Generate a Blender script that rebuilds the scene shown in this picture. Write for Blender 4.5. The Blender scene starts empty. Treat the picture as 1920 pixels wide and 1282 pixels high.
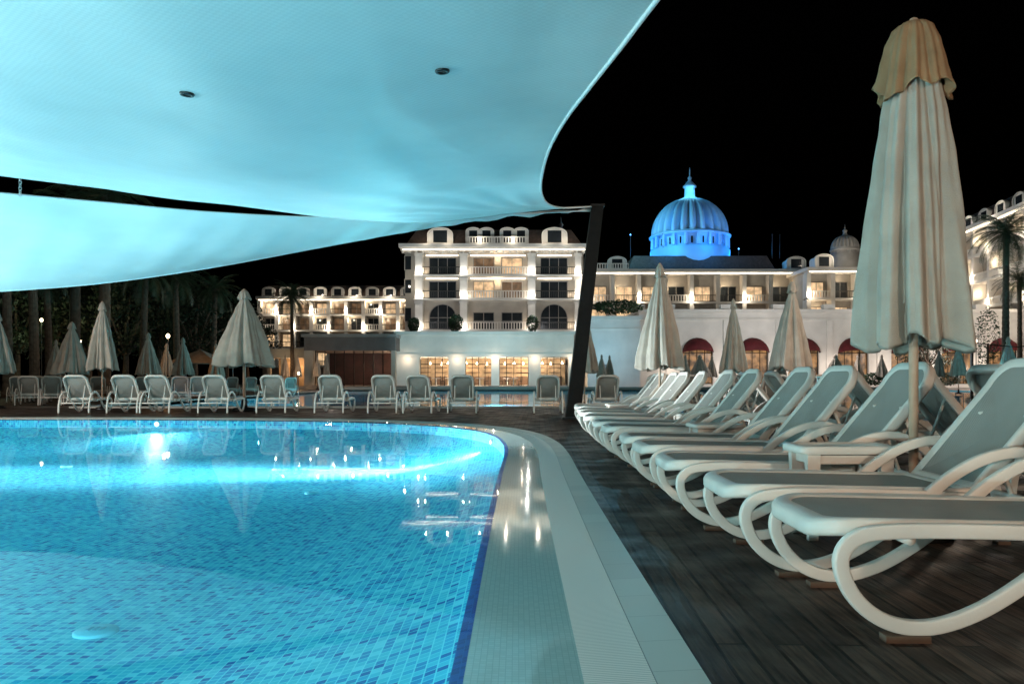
import bpy, math, random
from mathutils import Vector, Matrix, noise
random.seed(7)
bpy.context.scene.view_settings.view_transform='Standard'
bpy.context.scene.view_settings.look='None'
bpy.context.scene.view_settings.exposure=0
bpy.context.scene.view_settings.gamma=1
PI = math.pi
C = bpy.context.scene.collection
F_PX = 1493.0; HZ = 710.0; CAMH = 0.95
GL = .70      # overall lamp level
def P(px, py, Y): return Vector(((px-960)/F_PX*Y, Y, CAMH+(HZ-py)/F_PX*Y))
def XX(px, Y): return (px-960)/F_PX*Y
def ZZ(py, Y): return CAMH+(HZ-py)/F_PX*Y
ORD = ['first','second','third','fourth','fifth','sixth','seventh','eighth','ninth','tenth','eleventh','twelfth','thirteenth','fourteenth','fifteenth','sixteenth']

# ------------------------------------------------------------ mesh builder
class MB:
    def __init__(s): s.v=[]; s.f=[]; s.uv={}
    def add(s, vs, fs):
        o=len(s.v); s.v.extend([tuple(v) for v in vs]); s.f.extend([tuple(i+o for i in f) for f in fs]); return s
    def quad(s,a,b,c,d): return s.add([a,b,c,d],[(0,1,2,3)])
    def box(s,x0,x1,y0,y1,z0,z1):
        v=[(x0,y0,z0),(x1,y0,z0),(x1,y1,z0),(x0,y1,z0),(x0,y0,z1),(x1,y0,z1),(x1,y1,z1),(x0,y1,z1)]
        return s.add(v,[(0,3,2,1),(4,5,6,7),(0,1,5,4),(1,2,6,5),(2,3,7,6),(3,0,4,7)])
    def cbox(s,cx,cy,cz,sx,sy,sz): return s.box(cx-sx/2,cx+sx/2,cy-sy/2,cy+sy/2,cz-sz/2,cz+sz/2)
    def loops(s, loops, closed=True, cap0=False, cap1=False):
        n=len(loops[0]); vs=[p for l in loops for p in l]; fs=[]
        for i in range(len(loops)-1):
            for j in range(n if closed else n-1):
                k=(j+1)%n; fs.append((i*n+j,i*n+k,(i+1)*n+k,(i+1)*n+j))
        if cap0: fs.append(tuple(reversed(range(n))))
        if cap1: fs.append(tuple(range((len(loops)-1)*n,len(loops)*n)))
        return s.add(vs,fs)
    def lathe(s, prof, n=24, c=(0,0,0), mod=None, cap0=False, cap1=False):
        L=[]
        for i,(r,z) in enumerate(prof):
            l=[]
            for j in range(n):
                a=2*PI*j/n; rr=r; dz=0
                if mod: rr,dz=mod(a,i,r,z)
                l.append((c[0]+rr*math.cos(a),c[1]+rr*math.sin(a),c[2]+z+dz))
            L.append(l)
        return s.loops(L,True,cap0,cap1)
    def tube(s, path, r, n=8, caps=True):
        path=[Vector(p) for p in path]; L=[]
        up=None
        for i,p in enumerate(path):
            t=(path[min(i+1,len(path)-1)]-path[max(i-1,0)]).normalized()
            if up is None: up = Vector((0,0,1)) if abs(t.z)<.9 else Vector((1,0,0))
            a=t.cross(up).normalized(); b=a.cross(t).normalized(); up=b
            rr=r[i] if isinstance(r,(list,tuple)) else r
            L.append([tuple(p+a*rr*math.cos(2*PI*j/n)+b*rr*math.sin(2*PI*j/n)) for j in range(n)])
        return s.loops(L,True,caps,caps)
    def ribbon(s, path, side, tin, tlat, caps=True, n=20):
        side=Vector(side); path=[Vector(p) for p in path]; L=[]
        for i,p in enumerate(path):
            t=(path[min(i+1,len(path)-1)]-path[max(i-1,0)]).normalized()
            nn=side.cross(t).normalized(); l=[]
            for j in range(n):
                a=2*PI*j/n; ca,sa=math.cos(a),math.sin(a)
                e=.36
                u=math.copysign(abs(ca)**e,ca); w=math.copysign(abs(sa)**e,sa)
                l.append(tuple(p+side*tlat/2*u+nn*tin/2*w))
            L.append(l)
        return s.loops(L,True,caps,caps)
    def build(s, name, mat, parent=None, smooth=False, loc=None):
        me=bpy.data.meshes.new(name); me.from_pydata(s.v,[],s.f); me.update()
        if smooth: me.polygons.foreach_set('use_smooth',[True]*len(me.polygons))
        if mat: me.materials.append(mat)
        o=bpy.data.objects.new(name,me); C.objects.link(o)
        if parent: o.parent=parent
        if loc is not None: o.location=loc
        return o
def catmull(pts, sub=6, closed=False):
    pts=[Vector(p) for p in pts]; n=len(pts); out=[]
    rng=n if closed else n-1
    for i in range(rng):
        if closed: a,b,c,d=pts[(i-1)%n],pts[i],pts[(i+1)%n],pts[(i+2)%n]
        else: a,b,c,d=pts[max(i-1,0)],pts[i],pts[i+1],pts[min(i+2,n-1)]
        for k in range(sub):
            t=k/sub
            out.append(.5*((2*b)+(-a+c)*t+(2*a-5*b+4*c-d)*t*t+(-a+3*b-3*c+d)*t**3))
    if not closed: out.append(pts[-1])
    return out
def thing(name,label,cat,loc=(0,0,0),rz=0,group=None):
    o=bpy.data.objects.new(name,None); C.objects.link(o); o.location=loc; o.rotation_euler=(0,0,rz); o.empty_display_size=.2
    o['label']=label; o['category']=cat
    if group: o['group']=group
    return o
def struct(o): o['kind']='structure'; return o
def dup(root,loc,rz,label=None,scale=None,group=None):
    r=root.copy(); C.objects.link(r); r.location=loc; r.rotation_euler=(0,0,rz)
    if scale: r.scale=scale
    if label: r['label']=label
    if group: r['group']=group
    for ch in list(root.children):
        c=ch.copy(); C.objects.link(c); c.parent=r
        for g in list(ch.children):
            d=g.copy(); C.objects.link(d); d.parent=c
    return r
def plight(loc,power,col=(1,.8,.6),rad=.15,kind='POINT',rot=None,size=1,spot=None,blend=.5):
    l=bpy.data.lights.new('lamp_light',kind); l.energy=power*GL; l.color=col
    if kind=='AREA': l.size=size
    else: l.shadow_soft_size=rad
    if kind=='SPOT': l.spot_size=spot; l.spot_blend=blend
    o=bpy.data.objects.new('lamp_light',l); C.objects.link(o); o.location=loc
    if rot is not None:
        o.rotation_euler=Vector(rot).to_track_quat('-Z','Y').to_euler()
    return o

# ------------------------------------------------------------ materials
def newmat(name):
    m=bpy.data.materials.new(name); m.use_nodes=True; nt=m.node_tree
    return m,nt,nt.nodes['Principled BSDF']
def mat(name,col,rough=.6,var=.15,scale=8,bump=.0,bscale=40,metal=0,spec=None):
    m,nt,b=newmat(name); N=nt.nodes; L=nt.links
    tc=N.new('ShaderNodeTexCoord')
    no=N.new('ShaderNodeTexNoise'); no.inputs['Scale'].default_value=scale; no.inputs['Detail'].default_value=5
    L.new(tc.outputs['Object'],no.inputs['Vector'])
    rp=N.new('ShaderNodeValToRGB'); rp.color_ramp.elements[0].position=.3; rp.color_ramp.elements[1].position=.7
    rp.color_ramp.elements[0].color=(*[c*(1-var) for c in col],1); rp.color_ramp.elements[1].color=(*[min(1,c*(1+var)) for c in col],1)
    L.new(no.outputs['Fac'],rp.inputs['Fac']); L.new(rp.outputs['Color'],b.inputs['Base Color'])
    b.inputs['Roughness'].default_value=rough; b.inputs['Metallic'].default_value=metal
    if spec is not None: b.inputs['Specular IOR Level'].default_value=spec
    if bump:
        n2=N.new('ShaderNodeTexNoise'); n2.inputs['Scale'].default_value=bscale; n2.inputs['Detail'].default_value=4
        L.new(tc.outputs['Object'],n2.inputs['Vector'])
        bp=N.new('ShaderNodeBump'); bp.inputs['Strength'].default_value=bump; bp.inputs['Distance'].default_value=.02
        L.new(n2.outputs['Fac'],bp.inputs['Height']); L.new(bp.outputs['Normal'],b.inputs['Normal'])
    return m
M={}
M['plastic']=mat('white_resin',(.68,.60,.53),.42,.10,3,.05,60)
M['stucco']=mat('white_stucco',(.68,.64,.59),.8,.10,.6,.1,8)
M['stucco2']=mat('darkened_stucco',(.42,.38,.33),.8,.15,.6,.1,8)  # stucco darkened so the recessed facade walls read as shaded
M['stone']=mat('grey_stone',(.25,.24,.23),.8,.15,1.0,.1,8)
M['darkstone']=mat('dark_grey_cladding',(.14,.125,.12),.8,.15,1.0,.1,8)
M['roof']=mat('roof_tile',(.08,.055,.045),.7,.3,3,.2,12)
M['wood']=mat('dark_timber',(.006,.004,.003),.6,.4,6,.3,30,spec=.2)
M['metal']=mat('dark_metal',(.05,.05,.05),.35,.2,6,metal=.8)
M['steel']=mat('steel',(.6,.6,.6),.3,.1,6,metal=1)
M['rubber']=mat('brown_rubber',(.12,.07,.045),.6,.2,10)
M['canvas']=mat('beige_canvas',(.40,.335,.275),.9,.14,4,.35,160)
M['canvas_top']=mat('tan_canvas',(.30,.17,.085),.9,.2,6,.35,160)
M['pole']=mat('pole_wood',(.50,.33,.23),.4,.15,8)
M['bark']=mat('palm_bark',(.12,.085,.06),.9,.4,6,.5,12)
M['leaf']=mat('dark_leaf',(.030,.045,.025),.55,.5,1.5)
M['leaf2']=mat('palm_leaf',(.06,.08,.04),.5,.4,1.5)
M['bush']=mat('hedge_leaf',(.04,.08,.035),.6,.5,3)
M['ground']=mat('paving',(.10,.085,.07),.6,.25,.4,.1,6)
M['red']=mat('maroon_awning',(.09,.005,.008),.8,.3,2)
M['darkred']=mat('dark_red_panelling',(.03,.009,.008),.6,.5,1.2)
M['wallred']=mat('warm_interior',(.5,.36,.23),.7,.4,1.2)
M['domebluelit']=mat('blue_lit_plaster',(.36,.62,.85),.5,.06,.5)  # white plaster with the blue floodlighting mixed into its base colour
M['glassdark']=mat('dark_glass',(.02,.025,.03),.08,.2,1)
M['white']=mat('white_disc',(.8,.8,.8),.4,.03,5)
M['drain']=mat('drain_plastic',(.09,.42,.54),.6,.1,5,spec=.1)
M['drainslot']=mat('drain_slot',(.03,.28,.42),.6,.1,5)
def lit(name,col,s,scale=1.5,lo=.25):
    m,nt,b=newmat(name); N=nt.nodes; L=nt.links
    b.inputs['Base Color'].default_value=(.1,.07,.05,1); b.inputs['Roughness'].default_value=.3
    tc=N.new('ShaderNodeTexCoord'); no=N.new('ShaderNodeTexNoise'); no.inputs['Scale'].default_value=scale; no.inputs['Detail'].default_value=3
    L.new(tc.outputs['Object'],no.inputs['Vector'])
    rp=N.new('ShaderNodeValToRGB'); rp.color_ramp.elements[0].position=.35; rp.color_ramp.elements[1].position=.65
    rp.color_ramp.elements[0].color=(*[c*lo for c in col],1); rp.color_ramp.elements[1].color=(*col,1)
    L.new(no.outputs['Fac'],rp.inputs['Fac']); L.new(rp.outputs['Color'],b.inputs['Emission Color'])
    b.inputs['Emission Strength'].default_value=s
    return m
M['litwin']=lit('lit_curtain',(1,.66,.36),1.1,1.2,.4)
M['dimwin']=lit('dim_room',(.9,.5,.25),.2,1.5,.1)
M['arcwin']=lit('arcade_glass',(1,.50,.18),.4,1.6,.05)
M['bulb']=lit('lamp_glow',(1,.78,.5),10,1,.9)
M['strip']=lit('light_strip_glow',(1,.90,.70),6,.8,.6)
M['poolbulb']=lit('pool_lamp_glow',(.7,.95,1),5,1,.95)
M['bluebulb']=lit('blue_lamp_glow',(.1,.4,1),6,1,.95)

def textile():
    m,nt,b=newmat('grey_sling'); N=nt.nodes; L=nt.links
    tc=N.new('ShaderNodeTexCoord'); w=N.new('ShaderNodeTexChecker'); w.inputs['Scale'].default_value=260
    w.inputs['Color1'].default_value=(.28,.245,.21,1); w.inputs['Color2'].default_value=(.40,.35,.305,1)
    L.new(tc.outputs['Object'],w.inputs['Vector'])
    no=N.new('ShaderNodeTexNoise'); no.inputs['Scale'].default_value=4; L.new(tc.outputs['Object'],no.inputs['Vector'])
    mx=N.new('ShaderNodeMix'); mx.data_type='RGBA'; mx.blend_type='MULTIPLY'; mx.inputs[0].default_value=.3
    L.new(w.outputs['Color'],mx.inputs[6]); L.new(no.outputs['Fac'],mx.inputs[7]); L.new(mx.outputs[2],b.inputs['Base Color'])
    b.inputs['Roughness'].default_value=.7
    bp=N.new('ShaderNodeBump'); bp.inputs['Strength'].default_value=.3; bp.inputs['Distance'].default_value=.002
    L.new(w.outputs['Fac'],bp.inputs['Height']); L.new(bp.outputs['Normal'],b.inputs['Normal'])
    return m
M['sling']=textile()

def grid_tiles(name, size, cols, grout, gw=.08, rough=.3, distort=0.0, spec=.5):
    m,nt,b=newmat(name); N=nt.nodes; L=nt.links
    uv=N.new('ShaderNodeUVMap')
    vec=uv.outputs['UV']
    if distort:
        no=N.new('ShaderNodeTexNoise'); no.inputs['Scale'].default_value=1.6; no.inputs['Detail'].default_value=2; L.new(vec,no.inputs['Vector'])
        s=N.new('ShaderNodeVectorMath'); s.operation='SUBTRACT'; s.inputs[1].default_value=(.5,.5,.5); L.new(no.outputs['Color'],s.inputs[0])
        sc=N.new('ShaderNodeVectorMath'); sc.operation='SCALE'; sc.inputs['Scale'].default_value=distort; L.new(s.outputs[0],sc.inputs[0])
        ad=N.new('ShaderNodeVectorMath'); ad.operation='ADD'; L.new(vec,ad.inputs[0]); L.new(sc.outputs[0],ad.inputs[1]); vec=ad.outputs[0]
    d=N.new('ShaderNodeVectorMath'); d.operation='SCALE'; d.inputs['Scale'].default_value=1/size; L.new(vec,d.inputs[0])
    fl=N.new('ShaderNodeVectorMath'); fl.operation='FLOOR'; L.new(d.outputs[0],fl.inputs[0])
    fr=N.new('ShaderNodeVectorMath'); fr.operation='FRACTION'; L.new(d.outputs[0],fr.inputs[0])
    wn=N.new('ShaderNodeTexWhiteNoise'); wn.noise_dimensions='2D'; L.new(fl.outputs[0],wn.inputs['Vector'])
    rp=N.new('ShaderNodeValToRGB'); rp.color_ramp.interpolation='CONSTANT'
    els=rp.color_ramp.elements
    els[0].position=0; els[0].color=(*cols[0][1],1); els[1].position=cols[1][0]; els[1].color=(*cols[1][1],1)
    for p,c in cols[2:]:
        e=els.new(p); e.color=(*c,1)
    L.new(wn.outputs['Value'],rp.inputs['Fac'])
    sp=N.new('ShaderNodeSeparateXYZ'); L.new(fr.outputs[0],sp.inputs[0])
    mn=N.new('ShaderNodeMath'); mn.operation='MINIMUM'; L.new(sp.outputs[0],mn.inputs[0]); L.new(sp.outputs[1],mn.inputs[1])
    lt=N.new('ShaderNodeMath'); lt.operation='LESS_THAN'; lt.inputs[1].default_value=gw; L.new(mn.outputs[0],lt.inputs[0])
    mx=N.new('ShaderNodeMix'); mx.data_type='RGBA'; L.new(lt.outputs[0],mx.inputs[0]); L.new(rp.outputs['Color'],mx.inputs[6]); mx.inputs[7].default_value=(*grout,1)
    L.new(mx.outputs[2],b.inputs['Base Color']); b.inputs['Roughness'].default_value=rough; b.inputs['Specular IOR Level'].default_value=spec
    return m
M['pooltile']=grid_tiles('pool_mosaic',.052,[(0,(.05,.46,.60)),(.40,(.022,.35,.56)),(.67,(.010,.23,.48)),(.84,(.004,.12,.36)),(.92,(.12,.57,.68))],(.16,.62,.70),.13,.6,0,spec=.1)
M['rimtile']=grid_tiles('rim_mosaic',.03,[(0,(.004,.03,.20)),(.5,(.008,.06,.28))],(.02,.10,.30),.08,.4,spec=.2)
M['ledgetile']=grid_tiles('ledge_mosaic',.022,[(0,(.46,.62,.60)),(.5,(.49,.65,.63))],(.40,.55,.53),.14,.06,spec=.7)
M['coping']=grid_tiles('coping_tile',.30,[(0,(.50,.50,.45)),(.5,(.55,.55,.49))],(.30,.31,.28),.010,.4)

def grate_mat():
    m,nt,b=newmat('gutter_grate'); N=nt.nodes; L=nt.links
    uv=N.new('ShaderNodeUVMap'); sp=N.new('ShaderNodeSeparateXYZ'); L.new(uv.outputs['UV'],sp.inputs[0])
    a=N.new('ShaderNodeMath'); a.operation='MULTIPLY'; a.inputs[1].default_value=1/.016; L.new(sp.outputs[0],a.inputs[0])
    f=N.new('ShaderNodeMath'); f.operation='FRACT'; L.new(a.outputs[0],f.inputs[0])
    lt=N.new('ShaderNodeMath'); lt.operation='LESS_THAN'; lt.inputs[1].default_value=.3; L.new(f.outputs[0],lt.inputs[0])
    mx=N.new('ShaderNodeMix'); mx.data_type='RGBA'; L.new(lt.outputs[0],mx.inputs[0]); mx.inputs[6].default_value=(.85,.78,.70,1); mx.inputs[7].default_value=(.50,.47,.42,1)
    L.new(mx.outputs[2],b.inputs['Base Color']); b.inputs['Roughness'].default_value=.45
    return m
M['grate']=grate_mat()
def deck_mat():
    m,nt,b=newmat('deck_boards'); N=nt.nodes; L=nt.links
    tc=N.new('ShaderNodeTexCoord')
    br=N.new('ShaderNodeTexBrick'); br.offset=.37; br.inputs['Scale'].default_value=1
    br.inputs['Brick Width'].default_value=2.1; br.inputs['Row Height'].default_value=.105; br.inputs['Mortar Size'].default_value=.008; br.inputs['Mortar Smooth'].default_value=.1
    br.inputs['Color1'].default_value=(.082,.050,.036,1); br.inputs['Color2'].default_value=(.018,.011,.0085,1); br.inputs['Mortar'].default_value=(.001,.0008,.0008,1)
    mp=N.new('ShaderNodeMapping'); mp.inputs['Rotation'].default_value=(0,0,math.radians(92)); L.new(tc.outputs['Object'],mp.inputs['Vector']); L.new(mp.outputs[0],br.inputs['Vector'])
    no=N.new('ShaderNodeTexNoise'); no.inputs['Scale'].default_value=3; no.inputs['Detail'].default_value=8
    mp2=N.new('ShaderNodeMapping'); mp2.inputs['Scale'].default_value=(18,1.2,1); L.new(tc.outputs['Object'],mp2.inputs['Vector']); L.new(mp2.outputs[0],no.inputs['Vector'])
    cr=N.new('ShaderNodeValToRGB'); cr.color_ramp.elements[0].position=.32; cr.color_ramp.elements[1].position=.68; L.new(no.outputs['Fac'],cr.inputs['Fac'])
    mx=N.new('ShaderNodeMix'); mx.data_type='RGBA'; mx.blend_type='OVERLAY'; mx.inputs[0].default_value=.8; L.new(br.outputs['Color'],mx.inputs[6]); L.new(cr.outputs['Color'],mx.inputs[7])
    L.new(mx.outputs[2],b.inputs['Base Color'])
    n3=N.new('ShaderNodeTexNoise'); n3.inputs['Scale'].default_value=2.3; n3.inputs['Detail'].default_value=6; L.new(tc.outputs['Object'],n3.inputs['Vector'])
    mr=N.new('ShaderNodeMapRange'); mr.inputs[1].default_value=.35; mr.inputs[2].default_value=.65; mr.inputs[3].default_value=.34; mr.inputs[4].default_value=.66; L.new(n3.outputs['Fac'],mr.inputs[0]); L.new(mr.outputs[0],b.inputs['Roughness'])
    b.inputs['Specular IOR Level'].default_value=.3
    bp=N.new('ShaderNodeBump'); bp.inputs['Strength'].default_value=1; bp.inputs['Distance'].default_value=.012; bp.invert=True
    L.new(br.outputs['Fac'],bp.inputs['Height'])
    bp2=N.new('ShaderNodeBump'); bp2.inputs['Strength'].default_value=.7; bp2.inputs['Distance'].default_value=.006; L.new(no.outputs['Fac'],bp2.inputs['Height']); L.new(bp.outputs['Normal'],bp2.inputs['Normal'])
    L.new(bp2.outputs['Normal'],b.inputs['Normal'])
    return m
M['deck']=deck_mat()
def water_mat(name,tint,s1,st,ior,k):
    m=bpy.data.materials.new(name); m.use_nodes=True; nt=m.node_tree; N=nt.nodes; L=nt.links
    N.remove(N['Principled BSDF']); out=N['Material Output']
    tr=N.new('ShaderNodeBsdfTransparent'); tr.inputs[0].default_value=(*tint,1)
    gl=N.new('ShaderNodeBsdfGlossy'); gl.inputs['Roughness'].default_value=.02; gl.inputs['Color'].default_value=(1,1,1,1)
    fr=N.new('ShaderNodeFresnel'); fr.inputs['IOR'].default_value=ior
    mu=N.new('ShaderNodeMath'); mu.operation='MULTIPLY'; mu.inputs[1].default_value=k; L.new(fr.outputs[0],mu.inputs[0])
    tc=N.new('ShaderNodeTexCoord'); no=N.new('ShaderNodeTexNoise'); no.inputs['Scale'].default_value=s1; no.inputs['Detail'].default_value=3
    L.new(tc.outputs['Object'],no.inputs['Vector'])
    bp=N.new('ShaderNodeBump'); bp.inputs['Strength'].default_value=st; bp.inputs['Distance'].default_value=.02; L.new(no.outputs['Fac'],bp.inputs['Height'])
    L.new(bp.outputs['Normal'],gl.inputs['Normal']); L.new(bp.outputs['Normal'],fr.inputs['Normal'])
    mx=N.new('ShaderNodeMixShader'); L.new(mu.outputs[0],mx.inputs[0]); L.new(tr.outputs[0],mx.inputs[1]); L.new(gl.outputs[0],mx.inputs[2]); L.new(mx.outputs[0],out.inputs['Surface'])
    return m
M['water']=water_mat('pool_water',(.86,.99,1),1.2,.05,1.3,.5)
M['water2']=water_mat('far_pool_water',(.80,.97,1),.9,.25,1.3,.9)
def sail_mat():
    m,nt,b=newmat('sail_cloth'); N=nt.nodes; L=nt.links
    tc=N.new('ShaderNodeTexCoord')
    no=N.new('ShaderNodeTexNoise'); no.inputs['Scale'].default_value=.4; no.inputs['Detail'].default_value=9; no.inputs['Roughness'].default_value=.6; L.new(tc.outputs['Object'],no.inputs['Vector'])
    rp=N.new('ShaderNodeValToRGB'); rp.color_ramp.elements[0].position=.3; rp.color_ramp.elements[1].position=.7
    rp.color_ramp.elements[0].color=(.66,.66,.64,1); rp.color_ramp.elements[1].color=(.84,.82,.79,1); L.new(no.outputs['Fac'],rp.inputs['Fac'])
    ck=N.new('ShaderNodeTexChecker'); ck.inputs['Scale'].default_value=34; ck.inputs['Color1'].default_value=(1,1,1,1); ck.inputs['Color2'].default_value=(.90,.90,.90,1)
    L.new(tc.outputs['Object'],ck.inputs['Vector'])
    mx=N.new('ShaderNodeMix'); mx.data_type='RGBA'; mx.blend_type='MULTIPLY'; mx.inputs[0].default_value=.6; L.new(rp.outputs['Color'],mx.inputs[6]); L.new(ck.outputs['Color'],mx.inputs[7])
    L.new(mx.outputs[2],b.inputs['Base Color'])
    b.inputs['Roughness'].default_value=.5
    n2=N.new('ShaderNodeTexNoise'); n2.inputs['Scale'].default_value=.8; n2.inputs['Detail'].default_value=5; L.new(tc.outputs['Object'],n2.inputs['Vector'])
    bp2=N.new('ShaderNodeBump'); bp2.inputs['Strength'].default_value=.3; bp2.inputs['Distance'].default_value=.08; L.new(n2.outputs['Fac'],bp2.inputs['Height'])
    L.new(bp2.outputs['Normal'],b.inputs['Normal'])
    return m
M['sail']=sail_mat()

# ------------------------------------------------------------ pool shape
ctrl=[(-.20,-1.0),(-.18,2.5),(-.16,5),(-.12,8),(-.08,10.2),(-.12,12),(-.34,13.8),(-.85,15.3),(-1.8,16.6),(-3.2,17.6),(-5,18.25),(-8,18.7),(-11,18.85),(-13.6,18.7),(-15.6,17.9),(-16.5,16),(-16.5,10),(-16.5,4),(-16.4,-1),(-15.8,-2.9),(-14,-3.6),(-9,-3.7),(-4,-3.7),(-1.4,-3.5),(-.4,-2.7)]
curve=catmull([(x,y,0) for x,y in ctrl],10,True)
NC=len(curve)
def offs(d):
    out=[]
    for i in range(NC):
        t=(curve[(i+1)%NC]-curve[i-1]).normalized(); n=Vector((t.y,-t.x,0))
        out.append(curve[i]+n*d)
    return out
arc=[0]
for i in range(1,NC+1): arc.append(arc[-1]+(curve[i%NC]-curve[i-1]).length)
def band(name,prof,m,world=False):
    rows=[offs(d) for d,z in prof]; me=bpy.data.meshes.new(name); vs=[]; fs=[]; uvs=[]; K=len(prof)
    for i in range(NC):
        for r,(d,z) in zip(rows,prof): vs.append((r[i].x,r[i].y,z))
    acc=[0]
    for a,b in zip(prof,prof[1:]): acc.append(acc[-1]+math.hypot(a[0]-b[0],a[1]-b[1]))
    for i in range(NC):
        k=(i+1)%NC
        for q in range(K-1):
            fs.append((K*i+q,K*i+q+1,K*k+q+1,K*k+q))
            if world: uvs+=[(vs[j][0],vs[j][1]) for j in fs[-1]]
            else: uvs+=[(arc[i],acc[q]),(arc[i],acc[q+1]),(arc[i+1],acc[q+1]),(arc[i+1],acc[q])]
    me.from_pydata(vs,[],fs); ul=me.uv_layers.new(name='UVMap')
    for i,u in enumerate(uvs): ul.data[i].uv=u
    if K>2: me.polygons.foreach_set('use_smooth',[True]*len(me.polygons))
    me.materials.append(m); o=bpy.data.objects.new(name,me); C.objects.link(o); return struct(o)
def fan(name,d,z,m):
    a=offs(d); me=bpy.data.meshes.new(name); vs=[(-8,8,z)]+[(p.x,p.y,z) for p in a]
    fs=[(0,1+i,1+(i+1)%NC) for i in range(NC)]; me.from_pydata(vs,[],fs); ul=me.uv_layers.new(name='UVMap')
    for lp in me.loops: v=vs[lp.vertex_index]; ul.data[lp.index].uv=(v[0],v[1])
    me.materials.append(m); o=bpy.data.objects.new(name,me); C.objects.link(o); return struct(o)
DEP=.62
fan('pool_floor',-2.2,-DEP,M['pooltile'])
band('pool_floor_slope',[(-.025-2.175*(k/12), -.20-(DEP-.20)*math.sin(PI/2*min(1,k/12))**.9) for k in range(12,-1,-1)],M['pooltile'],True)
band('pool_wall',[(-.025,-.03),(-.0249,-.20)],M['pooltile'])
band('pool_rim',[(-.025,-.03),(.024,-.016)],M['rimtile'])
band('overflow_ledge',[(.024,-.012),(.41,-.020)],M['ledgetile'])
band('gutter_grate',[(.41,-.020),(.635,-.006)],M['grate'])
band('pool_coping',[(.635,-.004),(.80,.004)],M['coping'])
fan('pool_water',.023,-.0135,M['water'])
# deck
o84=offs(.802); mb=MB(); R0,R1,S0,S1=-40,8,-8,26
outer=[]
for p in o84:
    d=(p-Vector((-8,8,0))).normalized()
    ts=[]
    if abs(d.x)>1e-6: ts+=[(R0+8)/d.x,(R1+8)/d.x]
    if abs(d.y)>1e-6: ts+=[(S0-8)/d.y,(S1-8)/d.y]
    t=min(t for t in ts if t>0); outer.append(Vector((-8,8,0))+d*t)
def side_id(p): return 0 if abs(p.x-R1)<1e-3 else 1 if abs(p.y-S1)<1e-3 else 2 if abs(p.x-R0)<1e-3 else 3
corners={(0,1):(R1,S1),(1,2):(R0,S1),(2,3):(R0,S0),(3,0):(R1,S0)}
for i in range(NC):
    k=(i+1)%NC; a,b,c,d=o84[i],o84[k],outer[k],outer[i]
    sa,sc=side_id(d),side_id(c)
    if sa!=sc:
        co=corners.get((sa,sc)) or corners.get((sc,sa))
        mb.add([(a.x,a.y,.002),(d.x,d.y,.002),(co[0],co[1],.002),(c.x,c.y,.002),(b.x,b.y,.002)],[(0,1,2,3,4)])
    else: mb.add([(a.x,a.y,.002),(d.x,d.y,.002),(c.x,c.y,.002),(b.x,b.y,.002)],[(0,1,2,3)])
struct(mb.build('timber_deck',M['deck']))
mb=MB()
for x0,x1,y0,y1 in [(-600,-14,26,68),(-600,-40,-8,26),(36,600,17,68),(8,600,-8,17),(-600,600,68,2000),(-600,600,-80,-8)]:
    mb.quad((x0,y0,0),(x1,y0,0),(x1,y1,0),(x0,y1,0))
struct(mb.build('ground',M['ground']))
mb=MB()
for x0,x1,y0,y1 in [(-14,36,26,68),(8,36,17,26)]: mb.quad((x0,y0,-.06),(x1,y0,-.06),(x1,y1,-.06),(x0,y1,-.06))
struct(mb.build('far_pool_water',M['water2']))
def tile_box():
    me=bpy.data.meshes.new('far_pool_basin'); vs=[];fs=[];uv=[]
    def q(*p,u):
        o=len(vs); vs.extend(p); fs.append((o,o+1,o+2,o+3)); uv.extend(u)
    q((-14,17,-1),(36,17,-1),(36,68,-1),(-14,68,-1),u=[(-14,17),(36,17),(36,68),(-14,68)])
    for a,b in [((-14,26),(8,26)),((8,26),(8,17)),((8,17),(36,17)),((36,17),(36,68)),((36,68),(-14,68)),((-14,68),(-14,26))]:
        l=math.dist(a,b); q((*a,-1),(*b,-1),(*b,0),(*a,0),u=[(0,0),(l,0),(l,1),(0,1)])
    me.from_pydata(vs,[],fs); ul=me.uv_layers.new(name='UVMap')
    for i,u in enumerate(uv): ul.data[i].uv=u
    me.materials.append(M['pooltile']); o=bpy.data.objects.new('far_pool_basin',me); C.objects.link(o); struct(o)
tile_box()
mb=MB()
mb.box(-14.3,8,25.7,26,-.1,.06); mb.box(7.7,8,17,25.7,-.1,.06); mb.box(8,36,16.7,17,-.1,.06); mb.box(-14.3,36,68,68.6,-.1,.25); mb.box(-14.3,-14,26,68,-.1,.06)
struct(mb.build('far_pool_kerb',M['coping']))

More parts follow.
